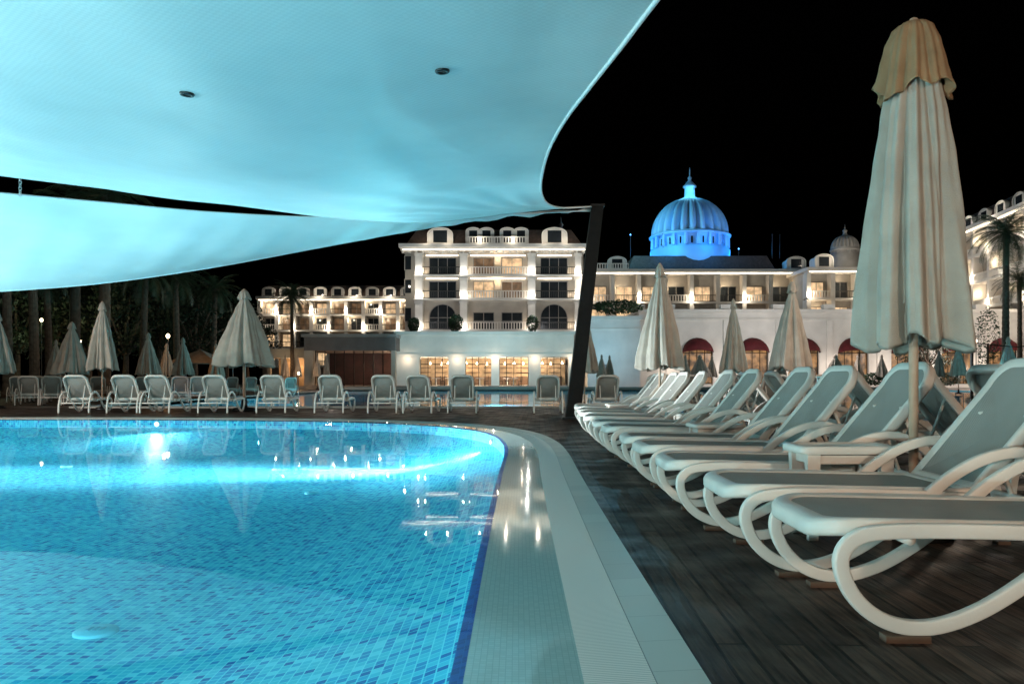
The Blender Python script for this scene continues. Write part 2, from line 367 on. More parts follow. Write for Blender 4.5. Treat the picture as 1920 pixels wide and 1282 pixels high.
# pool lamps
PC=(.58,.92,.96)
lamps=[(-.24,.6,PI),(-.32,13.35,PI),(-8.3,18.64,-PI/2),(-14.6,18.2,-PI/3),(-16.42,12.6,0),(-16.42,7.5,0),(-16.42,3,0),(-4.5,-3.62,PI/2),(-8.5,-3.62,PI/2),(-12.5,-3.55,PI/2)]
for i,(x,y,a) in enumerate(lamps):
    d=Vector((math.cos(a),math.sin(a),0))
    t=thing('pool_lamp','round underwater lamp '+['on the near right wall under the ledge','at the rounded right corner casting a bright streak','glowing white on the far wall at left','at the far left corner','on the hidden left wall, far one','on the hidden left wall, middle one','on the hidden left wall, near one','on the near wall, right one','on the near wall, middle one','on the near wall, left one'][i],'pool lamp',(x,y,-.11),a,'underwater lamps of the near pool')
    mb=MB(); mb.lathe([(.07,0),(.07,.03),(.055,.04)],20); o=mb.build('lamp_ring',M['steel'],t,True); o.rotation_euler=(0,PI/2,0)
    mb=MB(); mb.lathe([(.055,.035),(.03,.05),(.001,.055)],20); o=mb.build('lamp_lens',M['poolbulb'],t,True); o.rotation_euler=(0,PI/2,0)
    pw=[1900,1000,330,2500,2900,2700,2700,2500,2700,2700][i]
    plight((x+d.x*.14,y+d.y*.14,-.09),pw,PC,.03,'SPOT',(d.x,d.y,.12),spot=math.radians(168),blend=1)
    if i==1:
        plight((x+d.x*.12,y,-.07),8500,(1,.97,1),.03,'SPOT',(-1,-.03,-.085),spot=math.radians(52),blend=1)
        plight((x+d.x*.12,y,-.06),17000,(1,.97,1),.03,'SPOT',(-1,-.06,-.055),spot=math.radians(34),blend=1)
    if i==2:
        for sx,pp in ((-1.4,550),(1.9,650)): plight((x,y-.14,-.07),pp,(1,.97,1),.03,'SPOT',(sx,-1,-.12),spot=math.radians(60),blend=1)
    if i==4: plight((x+d.x*.12,y,-.07),70000,(1,.97,1),.03,'SPOT',(1,.04,-.055),spot=math.radians(28),blend=1)  # extra spot added to widen the bright band across the floor
for i,(px,py,r,l) in enumerate([(180,1185,.13,'large round slotted drain on the pool floor at lower left'),(585,925,.10,'small drain cover on the middle of the pool floor'),(125,875,.10,'small drain cover on the pool floor at far left')]):
    Y=(CAMH+DEP)*F_PX/(py-HZ); X=XX(px,Y)
    t=thing('pool_drain',l,'drain',(X,Y,-DEP),0,'drain covers on the pool floor')
    MB().lathe([(r,0),(r,.012),(r*.9,.02),(.001,.022)],28).build('cover',M['drain'],t,True)
    mb=MB()
    for k in range(-1,2): mb.cbox(k*r*.3,0,.024,r*.14,r*.55,.004)
    mb.build('slots',M['drainslot'],t)
for x,y in [(-4,31),(-8,45),(-1,58),(12,20.5),(20,24),(24,40),(10,50),(2,40),(30,30)]:
    plight((x,y,-.5),1400,(.30,.90,1),.05)

# ------------------------------------------------------------ sun loungers
def rrect(x0,x1,hw,r0,r1,d,n=6):
    X0=x0+d*1.5; X1=x1-d; h=hw-d; a0=max(r0-d*.8,.01); a1=max(r1-d*.8,.01); out=[]
    for cx,cy,r,s in [(X1-a1,-h+a1,a1,-PI/2),(X1-a1,h-a1,a1,0),(X0+a0,h-a0,a0,PI/2),(X0+a0,-h+a0,a0,PI)]:
        for k in range(n+1):
            a=s+PI/2*k/n; out.append((cx+r*math.cos(a),cy+r*math.sin(a)))
    return out
def ringframe(x0,x1,hw,r0,r1,tf,name,mt,parent):
    mb=MB(); secs=[(.014,-.05),(.003,-.042),(0,-.03),(0,.006),(.004,.014),(.014,.018),(.042,.014),(.052,.008),(.055,-.005),(.055,-.04),(.014,-.05)]
    mb.loops([[tf(x,y,z) for x,y in rrect(x0,x1,hw,r0,r1,d)] for d,z in secs])
    return mb.build(name,mt,parent,True)
def slingmesh(x0,x1,hw,r0,r1,tf,name,parent):
    mb=MB(); L=[]
    base=rrect(x0,x1,hw,r0,r1,.05); cx=(x0+x1)/2
    for s,z in [(1,.006),(.85,.0),(.6,-.008),(.3,-.012),(.02,-.013)]:
        L.append([tf(cx+(x-cx)*s,y*s,z) for x,y in base])
    mb.loops(L,True,False,True); return mb.build(name,M['sling'],parent,True)
def make_lounger(label,group):
    t=thing('sun_lounger',label,'sun lounger',(0,0,0),0,group)
    def ts(x,y,z): return (x,y,.425-.02*x-.035*math.exp(-x/.06)+z)
    ringframe(0,1.2,.335,.15,.05,ts,'seat_frame',M['plastic'],t)
    slingmesh(0,1.2,.335,.15,.05,ts,'seat_panel',t)
    th=math.radians(52); ct,st=math.cos(th),math.sin(th)
    def tb(s,y,z):
        z=z-.05*math.sin(PI*min(max(s/.84,0),1))
        return (1.19+s*ct-z*st,y,.395+s*st+z*ct)
    ringframe(-.02,.84,.315,.05,.16,tb,'backrest_frame',M['plastic'],t)
    slingmesh(-.02,.84,.315,.05,.16,tb,'backrest_panel',t)
    path=[(1.15,.375),(.9,.39),(.5,.40),(.22,.396),(.11,.365),(.068,.29),(.10,.185),(.18,.10),(.29,.055),(.42,.058),(.58,.118),(.76,.235),(.91,.365),(1.06,.485),(1.21,.565),(1.37,.597),(1.51,.56),(1.63,.465),(1.71,.32),(1.745,.17),(1.75,.04)]
    for sy in (-1,1):
        pts=catmull([(x,sy*.38,z) for x,z in path],5)
        o=MB().ribbon(pts,(0,1,0),.055,.040).build('side_frame',M['plastic'],t,True)
        MB().box(.22,.38,sy*.38-.03,sy*.38+.03,0,.027).build('foot_pad',M['rubber'],o)
        MB().box(1.715,1.785,sy*.38-.03,sy*.38+.03,0,.02).build('foot_pad',M['rubber'],o)
    for x,z in ((.32,.365),(1.1,.35),(1.70,.30)):
        MB().tube([(x,-.38,z),(x,.38,z)],.02,8).build('crossbar',M['plastic'],t,True)
    for sy in (-1,1):
        MB().tube([(1.70,sy*.2,.30),(1.19+.5*ct+.03,sy*.2,.395+.5*st-.02)],.014,6).build('backrest_prop',M['plastic'],t,True)
    return t
G1='sun loungers in the row along the right side of the pool'
rowY=[3.27,4.22,5.4,6.55,7.5,9.0,10.0,11.5,12.8,13.9,15.5,16.5]
rowX=[1.13,1.06,1.0,1.02,1.03,1.03,1.02,1.04,1.10,1.15,1.24,1.32]
base=make_lounger('nearest white framed sun lounger, its looped leg filling the lower right corner',G1)
base.location=(rowX[0],rowY[0],0); base.rotation_euler=(0,0,math.radians(-1))
for i in range(1,12):
    dup(base,(rowX[i],rowY[i],0),math.radians(random.uniform(-2,2)+(.5*i if i>7 else 0)),'white framed sun lounger, %s from the camera in the row along the right pool edge'%ORD[i])
for i,(Y,X) in enumerate([(5.1,5.5),(6.1,5.35),(7.3,5.35),(8.5,5.3),(10.0,5.3),(11.4,5.4),(12.8,5.4),(14.3,5.5)]):
    dup(base,(X,Y,0),PI+math.radians(random.uniform(-3,3)),'lounger seen from behind, %s from the camera in the row backing onto the poolside row'%ORD[i],group='sun loungers in the second row, facing away to the right')
far=[128,222,290,397,503,617,718,790,865,1030,1140]
for i,px in enumerate(far):
    dup(base,(XX(px,21.4)+ (0.0),23.0+random.uniform(-.12,.12),0),-PI/2+math.radians(random.uniform(-3,3)+ (5 if px<600 else 0)),'lounger with its back to the camera across the pool, %s from the left'%ORD[i],group='sun loungers lined up across the far side of the pool')
for Y,pxs in [(27.5,[8,52,95]),(31,[-5,30,70,110,300,335]),(36,[20,60,150,190,235]),(44,[215,250,290,330,370,410,445,520])]:
    for j,px in enumerate(pxs):
        rowname={27.5:'closest row',31:'second row',36:'third row',44:'farthest row'}[Y]
        dup(base,(XX(px,Y),Y+1.7,0),-PI/2+math.radians(25),'dim lounger, %s from the left in the %s under the palms at left'%(ORD[j],rowname),group='dim sun loungers under the palms at left')
for j,(px,Y) in enumerate([(1235,19.5),(1290,20),(1450,19.5),(1505,20),(1540,20.5),(1390,20.5)]):
    dup(base,(XX(px,Y),Y+1.5,0),-PI/2,'distant lounger between the middle parasols, %s placed by the second pool'%ORD[j],group='distant sun loungers by the second pool')
def make_table(label,loc):
    t=thing('side_table',label,'table',loc,math.radians(2),'white side tables between the loungers')
    mb=MB(); L=[]
    for d,z in [(.02,.405),(0,.41),(0,.435),(.01,.445),(.03,.445),(.035,.438)]:
        L.append([(x,y,z) for x,y in rrect(-.26,.26,.24,.06,.06,d)])
    mb.loops(L,True,True,True); mb.build('tabletop',M['plastic'],t,True)
    for sx in (-1,1):
        for sy in (-1,1):
            MB().loops([[(sx*.19+a*w,sy*.17+b*w,z) for a,b in ((-1,-1),(1,-1),(1,1),(-1,1))] for z,w in ((0,.024),(.41,.034))],True,True,True).build('leg',M['plastic'],t)
    MB().box(-.2,.2,-.18,.18,.36,.40).build('apron',M['plastic'],t)
    return t
tb=make_table('white side table beside the tall parasol pole, between the second and third loungers',(1.98,4.81,0)); tb.scale=(1.15,.72,1.25)
dup(tb,(2.45,10.75,0),.03,'white side table halfway down the row of poolside loungers',(1,1,1.1))
dup(tb,(2.0,14.75,0),.0,'white side table beside the slim parasol near the end of the row',(1,1,1.1))
dup(tb,(2.1,8.25,0),.0,'white side table between the fifth and sixth poolside loungers',(1,1,1.1))

# ------------------------------------------------------------ parasols
def interp(tab,t):
    for (a,x),(b,y) in zip(tab,tab[1:]):
        if t<=b:
            s=(t-a)/(b-a); s=s*s*(3-2*s)*.5+s*.5; return x+(y-x)*s
    return tab[-1][1]
def make_parasol(label,group,tab,tab2,caph,am0,am1,capmat,n=280,m=60):
    t=thing('closed_parasol',label,'parasol',(0,0,0),0,group)
    MB().tube([(0,0,.05),(0,0,3.0)],.027,12).build('pole',M['pole'],t,True)
    MB().lathe([(.22,0),(.22,.05),(.18,.08),(.06,.10),(.045,.3),(.04,.3)],24,cap0=True).build('base',M['metal'],t,True)
    L=[]
    def rr(a,tt,R,k=1):
        am=(am0+am1*tt)*k
        wob=.55*noise.noise(Vector((math.cos(a)*1.2,math.sin(a)*1.2,tt*1.1)))+.22*math.sin(2.2*tt+2*a)
        g=abs(math.cos(4*a+wob*1.3))**.7*2-1.3
        f=.8*g+.35*math.cos(5*a+1.7+.9*tt+wob)+.34*math.cos(13*a+1.2*tt+wob*2)+.20*math.cos(23*a-1.3*tt)
        f2=noise.noise(Vector((math.cos(a)*2.4,math.sin(a)*2.4,tt*1.8)))*.6
        return R*(1.0+am*(f)+am*f2-.02)
    for i in range(m+1):
        tt=i/m; z=2.80-1.66*tt+(0 if caph>.3 else .12*(1-tt)); l=[]
        for j in range(n):
            a=2*PI*j/n; R=rr(a,tt,interp(tab,tt)); dz=0
            if tt>.6: dz=(tt-.6)/.4*(.03*math.cos(8*a+2)+.03*math.cos(3*a+1))
            l.append((R*math.cos(a)+.02*tt,R*math.sin(a),z+dz))
        L.append(l)
    last=L[-1]; L.append([(x*.93,y*.93,z+.03) for x,y,z in last]); L.append([(x*.86,y*.86,z+.25) for x,y,z in last])
    mb=MB(); mb.loops(L); mb.build('canopy',M['canvas'],t,True)
    L=[]
    for i in range(29):
        tt=i/28; z=3.06-caph*tt; l=[]
        for j in range(n):
            a=2*PI*j/n; R=rr(a,.0+.3*tt*tt,interp(tab2,tt),.9)+.01; dz=tt*tt*(.012*math.cos(8*a+.6)+.04*math.cos(3*a)+.025*math.cos(5*a+1))*(caph/.44)
            l.append((R*math.cos(a),R*math.sin(a),z+dz))
        L.append(l)
    last=L[-1]; L.append([(x*.93,y*.93,z+.02) for x,y,z in last]); L.append([(x*.75,y*.75,z+.1*caph) for x,y,z in last])
    mb=MB(); mb.loops(L,True,True); mb.build('vent_cap',capmat,t,True)
    MB().lathe([(.03,3.04),(.035,3.06),(.02,3.08),(.001,3.09)],16).build('finial',M['pole'],t,True)
    return t
GP='closed beige parasols around the pools'
par=make_parasol('tall closed beige parasol with tan vent cap, largest, standing among the near loungers',GP,
 [(0,.10),(.08,.145),(.2,.175),(.35,.202),(.6,.232),(.85,.258),(1,.27)],[(0,.03),(.03,.065),(.12,.105),(.35,.142),(.65,.168),(.85,.183),(1,.200)],.44,.11,.17,M['canvas_top'])
par.location=(2.42,4.8,0); par.rotation_euler=(0,0,.5); par.scale=(1,1,1.012)
pl=[(1237,14.7,.82,'slim closed parasol near the far end of the poolside lounger row'),
(1485,17.3,.84,'closed parasol in front of the arcade, just left of the largest parasol'),
(1375,21.2,.68,'closed parasol before the arcade between its first and second arches'),
(1096,22.5,.7,'closed parasol standing behind the leaning timber sail post'),
(458,23.6,1.6,'wide loosely closed parasol behind the far loungers, left of the hotel tower'),
(192,24.2,.92,'tall closed parasol behind the third lounger from the left across the pool'),
(-4,25.5,1.0,'closed parasol cut off by the left edge of the picture'),
(135,29.8,1.2,'broad closed parasol left of the tall one across the pool'),
(278,36.7,1.0,'closed parasol between the palms, right of the tall left one'),
(343,41,1.0,'closed parasol beside the small white garden tent'),
(405,48,.9,'small closed parasol just left of the wide loosely closed one'),
(312,48,.9,'small dim closed parasol behind the palm trunks'),
(105,43,.9,'small dim closed parasol at far left behind the broad one'),
(535,70,.7,'tiny closed parasol in front of the low dark pavilion, leftmost'),
(558,71,.7,'tiny closed parasol in front of the low dark pavilion, second'),
(595,70.5,.7,'tiny closed parasol in front of the dark pavilion glass, third'),
(612,71.5,.7,'tiny closed parasol in front of the dark pavilion glass, fourth'),
(1128,70,.9,'tiny closed parasol left of the bluish block beside the sail post'),
(1143,72,.9,'tiny closed parasol against the bluish block'),
(1285,70,1.0,'tiny closed parasol below the first red awning, left one'),
(1312,71,1.8,'small spread parasol below the first red awning'),
(1335,72,1.0,'tiny closed parasol right of the first red awning'),
(1567,70,1.8,'small half closed parasol left of the largest parasol, before the arcade'),
(1653,69.5,1.0,'tiny closed parasol framed below the largest parasol'),
(1608,72,1.0,'tiny closed parasol just left of the big parasol pole'),
(1797,50,1.0,'small closed parasol just right of the largest parasol canopy'),
(1890,40,.9,'small closed parasol near the right edge under the palm'),
(1760,60,.9,'tiny closed parasol behind the largest parasol'),
(1465,70,1.0,'tiny closed parasol between second and third red awnings')]
cone=make_parasol(pl[0][3],GP,[(0,.03),(.08,.085),(.2,.16),(.4,.26),(.7,.38),(.9,.45),(1,.47)],[(0,.02),(.1,.045),(.3,.07),(.7,.095),(1,.115)],.24,.09,.13,M['canvas'],180,40)
for i,(px,Y,s,lb) in enumerate(pl):
    zs=1.0
    if px==458: zs=1.17
    if px==192: zs=1.07
    if i==0:
        cone.location=(XX(px,Y),Y,0); cone.rotation_euler=(0,0,1); first_scale=(s,s,zs); continue
    dup(cone,(XX(px,Y),Y,0),random.uniform(0,6),lb,(s,s,zs))
cone.scale=first_scale

# ------------------------------------------------------------ sail post and sails
TIP=Vector((2.02,18.9,5.02))
t=thing('sail_post','leaning dark timber post holding up the corner of both shade sails','post',(1.42,18.75,0))
v=TIP-Vector((1.42,18.75,0))
mb=MB(); L=[]
for s,w in ((0,.18),(.03,.17),(1.0,.14)):
    p=v*s; L.append([(p.x+a*w,p.y+b*w,p.z) for a,b in ((-1,-1),(1,-1),(1,1),(-1,1))])
mb.loops(L,True,True,True); mb.build('timber_post',M['wood'],t)
MB().cbox(0,0,.03,.5,.5,.06).build('base_plate',M['metal'],t)
MB().cbox(v.x,v.y,v.z+.02,.33,.33,.05).build('cap_plate',M['metal'],t)
MB().tube([tuple(v+Vector((-.1,-.05,.0))),tuple(v+Vector((-.3,-.1,-.02)))],.03,8).build('hook',M['steel'],t)
FAR=catmull([(1.86,18.75,5.0),P(1040,391,17.7),P(960,400,17.0),P(900,408,16.5),P(800,417,15.7),P(700,415,15.1),P(600,405,14.5),P(450,385,13.7),P(300,365,13.0),P(0,328,12.0),P(-250,292,11.3),(-11,10.6,4.2)],8)
RIG=catmull([(1.86,18.75,5.0),P(1060,390,17.2),P(1030,384,15.5),P(1016,365,13.2),P(1015,335,11.0),P(1028,285,9.0),P(1058,228,7.6),P(1105,165,6.5),P(1160,95,5.6),P(1232,0,4.7),(1.0,3.6,3.08),(1.35,2.4,3.15),(2.0,.8,3.5)],8)
def resamp(pts,n):
    d=[0]
    for a,b in zip(pts,pts[1:]): d.append(d[-1]+(b-a).length)
    out=[]; j=0
    for i in range(n+1):
        s=d[-1]*i/n
        while j<len(d)-2 and d[j+1]<s: j+=1
        u=(s-d[j])/max(d[j+1]-d[j],1e-9); out.append(pts[j].lerp(pts[j+1],min(u,1)))
    return out
NU,NV=110,110
Fc=resamp(FAR,NU); Rc=resamp(RIG,NV)
P10=Fc[-1]; P01=Rc[-1]; P11=Vector((-9.5,-2.5,4.4)); P00=Fc[0]
Lc=[P10.lerp(P11,i/NV)+Vector((.9*math.sin(PI*i/NV),0,-.35*math.sin(PI*i/NV))) for i in range(NV+1)]
Nc=[P01.lerp(P11,i/NU)+Vector((0,.8*math.sin(PI*i/NU),-.3*math.sin(PI*i/NU))) for i in range(NU+1)]
def sail_pt(i,j):
    u=i/NU; w=j/NV
    return Fc[i]*(1-w)+Nc[i]*w+Rc[j]*(1-u)+Lc[j]*u-(P00*(1-u)*(1-w)+P10*u*(1-w)+P01*(1-u)*w+P11*u*w)
S=[[sail_pt(i,j) for i in range(NU+1)] for j in range(NV+1)]
for j in range(NV+1):
    for i in range(NU+1):
        p=S[j][i]; r=(p-P00).length
        e=min(i,j,NU-i,NV-j)/7.0
        p.z+= .04*math.sin(math.atan2(j+.1,i+.1)*26)*math.exp(-r/6)*min(1,e)
        p.z+= .09*noise.noise(Vector((p.x*.45,p.y*.45,0)))*min(1,e)
        p.z+= .012*noise.noise(Vector((p.x*1.6,p.y*.6,5)))*min(1,e)
sail=thing('shade_sail','large pale shade sail stretched over the pool, lit cyan from below','shade sail',tuple(P00),0,'pale shade sails over the pool')
def cloth(grid,name,par):
    mb=MB(); o=Vector(par.location)
    mb.loops([[tuple(p-o) for p in row] for row in grid],False); return mb.build(name,M['sail'],par,True)
cloth(S,'sail_cloth',sail)
mb=MB(); o=Vector(sail.location)
mb.tube([tuple(p-o) for p in Fc],.018,6); mb.tube([tuple(p-o) for p in Rc],.018,6)
mb.build('hem',M['sail'],sail,True)
def nearest(px,py):
    best=None
    for j in range(2,NV-1):
        for i in range(2,NU-1):
            p=S[j][i]
            if p.y<1: continue
            x=960+p.x/p.y*F_PX; y=HZ-(p.z-CAMH)/p.y*F_PX; d=(x-px)**2+(y-py)**2
            if best is None or d<best[0]: best=(d,i,j)
    return best
for px,py in [(833,130),(352,167)]:
    _,i,j=nearest(px,py); p=S[j][i]; n=(S[j][i+1]-S[j][i-1]).cross(S[j+1][i]-S[j-1][i]).normalized()
    if n.z>0: n=-n
    q=n.to_track_quat('Z','Y')
    mb=MB(); mb.lathe([(.030,.0),(.033,.012),(.05,.014),(.057,.004),(.055,-.004)],20)
    e=mb.build('eyelet',M['metal'],sail,True); e.location=p-o+n*.004; e.rotation_euler=q.to_euler()
    mb=MB(); mb.lathe([(.033,.002),(.001,.003)],16); h=mb.build('eyelet_hole',M['rubber'],sail); h.location=p-o+n*.004; h.rotation_euler=q.to_euler()
UP=resamp(catmull([(1.88,18.95,4.96),P(1000,400,18.5),P(800,404,17.4),P(600,407,16.2),P(400,398,14.8),P(200,380,13.8),P(0,362,12.9),P(-200,345,12.3),P(-450,300,11.8)],8),90)
LO=resamp(catmull([(1.88,18.97,4.94),P(1000,399,18.9),P(800,428,18.9),P(600,464,18.8),P(400,501,18.6),P(200,530,18.4),P(0,546,18.2),P(-200,556,18.0),P(-450,545,17.8)],8),90)
S2=[]
for j in range(25):
    w=j/24; row=[]
    for i in range(91):
        p=UP[i].lerp(LO[i],w); s=i/90
        p.z+= -.10*math.sin(PI*w)*math.sin(PI*min(1,s*1.2)) + .05*math.sin(i*1.3+w*1.5)*math.exp(-s*2.5)*max(0,math.sin(PI*w))**.5 + .06*noise.noise(Vector((p.x*.8,p.y*.8,3)))*math.sin(PI*w)
        row.append(p)
    S2.append(row)
sail2=thing('shade_sail','narrow lower shade sail hanging beyond the large one at left','shade sail',tuple(UP[0]),0,'pale shade sails over the pool')
cloth(S2,'sail_cloth',sail2)
o2=Vector(sail2.location); mb=MB(); mb.tube([tuple(p-o2) for p in UP],.016,6); mb.tube([tuple(p-o2) for p in LO],.016,6); mb.build('hem',M['sail'],sail2,True)
a=P(38,333,12.2); b=P(38,368,12.7); ch=thing('sail_chain','short hanging steel chain linking the two shade sails at left','chain',tuple(a))
for k in range(6):
    p=(b-a)*(k+.5)/6; L=[]
    for i in range(13):
        an=2*PI*i/12; q=Vector((.022*math.cos(an),0,.035*math.sin(an))) if k%2 else Vector((0,.022*math.cos(an),.035*math.sin(an)))
        L.append(tuple(p+q))
    MB().tube(L,.006,6,False).build('chain_link',M['steel'],ch,True)

# ------------------------------------------------------------ architecture helpers
def wall_strip(mb,x0,x1,z0,z1,ops,y,th):
    x=x0
    for (cx,hw,zb,zt,arch) in sorted(ops):
        mb.quad((x,y,z0),(cx-hw,y,z0),(cx-hw,y,z1),(x,y,z1))
        if zb>z0+1e-4: mb.quad((cx-hw,y,z0),(cx+hw,y,z0),(cx+hw,y,zb),(cx-hw,y,zb))
        pts=outline(cx,hw,zb,zt,arch)[1:-1]
        for p,q in zip(pts,pts[1:]): mb.quad((p[0],y,p[1]),(q[0],y,q[1]),(q[0],y,z1),(p[0],y,z1))
        ol=outline(cx,hw,zb,zt,arch); ol.append(ol[0])
        for p,q in zip(ol,ol[1:]): mb.quad((p[0],y,p[1]),(q[0],y,q[1]),(q[0],y+th,q[1]),(p[0],y+th,p[1]))
        x=cx+hw
    mb.quad((x,y,z0),(x1,y,z0),(x1,y,z1),(x,y,z1))
def outline(cx,hw,zb,zt,arch):
    out=[(cx-hw,zb)]
    if arch:
        sp=zt-hw
        for k in range(13):
            a=PI*k/12; out.append((cx-hw*math.cos(a),sp+hw*math.sin(a)))
    else: out+=[(cx-hw,zt),(cx+hw,zt)]
    out.append((cx+hw,zb)); return out
def window(root,op,y,th,pane,name='window',frame=None,cols=2,rows=1):
    cx,hw,zb,zt,arch=op; ol=outline(*op); zc=(zb+zt)/2
    w=.09; sx=(hw-w)/hw; sz=((zt-zb)/2-w)/((zt-zb)/2)
    inn=[(cx+(x-cx)*sx,zc+(z-zc)*sz) for x,z in ol]
    mb=MB(); yy=y+th*.55
    mb.loops([[(x,yy,z) for x,z in ol],[(x,yy,z) for x,z in inn],[(x,yy+.06,z) for x,z in inn]],True)
    for k in range(1,cols):
        xx=cx-hw+2*hw*k/cols; mb.box(xx-.035,xx+.035,yy+.002,yy+.05,zb+w,zt-(w if not arch else hw*(1-math.sqrt(max(0,1-((xx-cx)/hw)**2)))+w))
    for k in range(1,rows+1):
        z2=(zt-hw if arch else zb+(zt-zb)*k/(rows+1)) if rows else 0
        mb.box(cx-hw+w,cx+hw-w,yy+.004,yy+.045,z2-.035,z2+.035)
    f=mb.build(name,frame or M['stucco'],root)
    MB().add([(x,yy+.07,z) for x,z in ol],[tuple(range(len(ol)))]).build('pane',pane,f)
    return f
def railing(root,x0,x1,y,z,h=1.0,m=None,stone=False,name='balustrade'):
    mb=MB(); w=.09 if stone else .03
    mb.box(x0,x1,y-w,y+w,z+h-.1,z+h); mb.box(x0,x1,y-w,y+w,z+.02,z+.1)
    n=max(2,int((x1-x0)/(.34 if stone else .22)))
    for k in range(n+1):
        x=x0+(x1-x0)*k/n; s=.07 if stone else .018
        mb.box(max(x0,x-s),min(x1,x+s),y-s,y+s,z+.1,z+h-.1)
    return mb.build(name,m or M['stucco'],root)
def dormer(root,cx,z,w,h,y,frame=None):
    r=w/2; mb=MB()
    n=14; ol=[(cx-r,z)]+[(cx-r*math.cos(PI*k/n),z+h-r*.55+r*.55*math.sin(PI*k/n)) for k in range(n+1)]+[(cx+r,z)]
    mb.loops([[(x,y,zz) for x,zz in ol],[(x,y+2.2,zz) for x,zz in ol]],True,True,True)
    i2=[(cx+(x-cx)*1.12,z+(zz-z)*1.08) for x,zz in ol]; 
    mb.loops([[(x,y-.12,zz) for x,zz in ol],[(x,y-.12,zz) for x,zz in i2],[(x,y+.3,zz) for x,zz in i2]],False)
    d=mb.build('dormer',frame or M['stucco'],root)
    hw=r*.6
    MB().add([(x,y-.05,zz) for x,zz in outline(cx,hw,z+.2,z+h-.25,False)],[(0,1,2,3)]).build('pane',M['glassdark'],d)
    return d
def roof_mansard(root,x0,x1,y0,y1,z0,z1,ins=1.2,m=None):
    mb=MB(); mb.loops([[(x0,y0,z0),(x1,y0,z0),(x1,y1,z0),(x0,y1,z0)],[(x0+ins,y0+ins,z1),(x1-ins,y0+ins,z1),(x1-ins,y1-ins,z1),(x0+ins,y1-ins,z1)]],True,True,True)
    return mb.build('mansard_roof',m or M['roof'],root)
def strip(root,x0,x1,y,z):
    return MB().box(x0,x1,y-.05,y,z-.05,z+.05).build('light_strip',M['strip'],root)

# ------------------------------------------------------------ hotel tower
YA=100; sc=F_PX/YA
T=thing('hotel_tower','tall white six-storey hotel tower with lit balconies behind the restaurant pavilion','hotel',(XX(925,YA),YA,0))
lx=lambda px:(px-925)/sc
lev=[0,3.5,7.1,11.05,14.05,17.0]
bays=[(lx(792),lx(862),[(lx(828),1.75)],'m'),(lx(876),lx(990),[(lx(906),1.35),(lx(960),1.35)],'s'),(lx(1004),lx(1078),[(lx(1040),1.75)],'m')]
mb=MB(); mb.box(lx(756),lx(1096),1.9,16,0,17.0)
X0,X1=lx(768),lx(1092)
for k in range(1,5):
    z0,z1=lev[k],lev[k+1]; ops=[]
    for bi,(b0,b1,ws,rt) in enumerate(bays):
        for (cx,hw) in ws:
            if k==2 and bi!=1: op=(cx,hw,z0+.15,z0+3.4,True)
            else: op=(cx,hw,z0+.12,z0+2.35,False)
            ops.append(op)
            pm=M['glassdark'] if random.random()<.8 or bi!=1 else M['dimwin']
            if bi==1 and k in (3,4): pm=M['litwin'] if random.random()<.6 else M['dimwin']
            window(T,op,1.5,.35,pm,'window',M['stone'] if random.random()<.6 else M['stucco'],3 if bi!=1 else 2,1 if k==2 else 0)
    wall_strip(mb,X0,X1,z0,z1,ops,1.5,.35)
mb.quad((X0,1.5,0),(X1,1.5,0),(X1,1.5,3.5),(X0,1.5,3.5))
mb.quad((X0,1.5,17),(X0,1.5,0),(X0,1.9,0),(X0,1.9,17)); mb.quad((X1,1.5,0),(X1,1.5,17),(X1,1.9,17),(X1,1.9,0))
mb.build('wall',M['stucco2'],T)
for k in range(1,5):
    z=lev[k]; mb=MB(); mb.box(lx(778),lx(1090),0,1.495,z-.25,z); mb.box(lx(776),lx(1092),-.15,-.003,z-.18,z-.03)
    mb.build('floor_slab',M['stucco'],T)
for px0,px1 in ((778,792),(862,876),(990,1004),(1078,1090)):
    mb=MB()
    for k in range(0,5):
        z0=lev[k] if k else 0; z1=lev[k+1]-.25
        mb.box(lx(px0),lx(px1),.1,1.49,z0+.003,z1-.003); mb.box(lx(px0)-.08,lx(px1)+.08,.02,1.4,z1-.35,z1-.01)
    mb.build('pilaster',M['stucco'],T)
for k in (2,3,4):
    for (b0,b1,ws,rt) in bays:
        railing(T,b0,b1,.2,lev[k],1.0,M['stucco'] if rt=='s' else M['metal'],rt=='s')
        if k>2: strip(T,b0+.3,b1-.3,1.40,lev[k+1]-.36)
mb=MB(); mb.box(lx(752),lx(1098),-.5,1.49,17.003,17.35); mb.box(lx(749),lx(1101),-.8,16.2,17.353,17.8); mb.build('cornice',M['stucco'],T)
strip(T,lx(756),lx(1096),-.52,17.06)
mb=MB()
n=28
for k in range(n): 
    x=lx(756)+(lx(1094)-lx(756))*k/(n-1); mb.box(x-.12,x+.12,-.42,-.05,16.7,17.0)
mb.build('dentil_course',M['stucco'],T)
roof_mansard(T,lx(760),lx(1092),.2,15,17.802,19.9,1.3)
railing(T,lx(876),lx(990),-.5,17.8,.9,M['stucco'],True,'roof_balustrade')
for px,w in ((825,2.9),(887,1.7),(912,1.7),(951,1.7),(977,1.7),(1040,2.9)): dormer(T,lx(px),17.9,w,1.95,.3)
mb=MB(); mb.lathe([(2.1,0),(2.1,.6),(1.9,1.3),(1.4,2.0),(.7,2.5),(.25,2.7),(.2,3.3),(.35,3.5),(.1,3.8),(.03,4.6)],20,(lx(1057),6,17.9)); mb.build('corner_cupola',M['roof'],T,True)
for k,z in enumerate((8.2,11.8,14.8)):
    for px in (762,):
        mb=MB(); mb.box(lx(px)-.5,lx(px)+.5,1.82,1.895,z,z+1.9); o_=mb.build('window',M['stucco2'],T); MB().box(lx(px)-.4,lx(px)+.4,1.78,1.81,z+.1,z+1.8).build('pane',M['glassdark'],o_)
WL=(1,.88,.70)
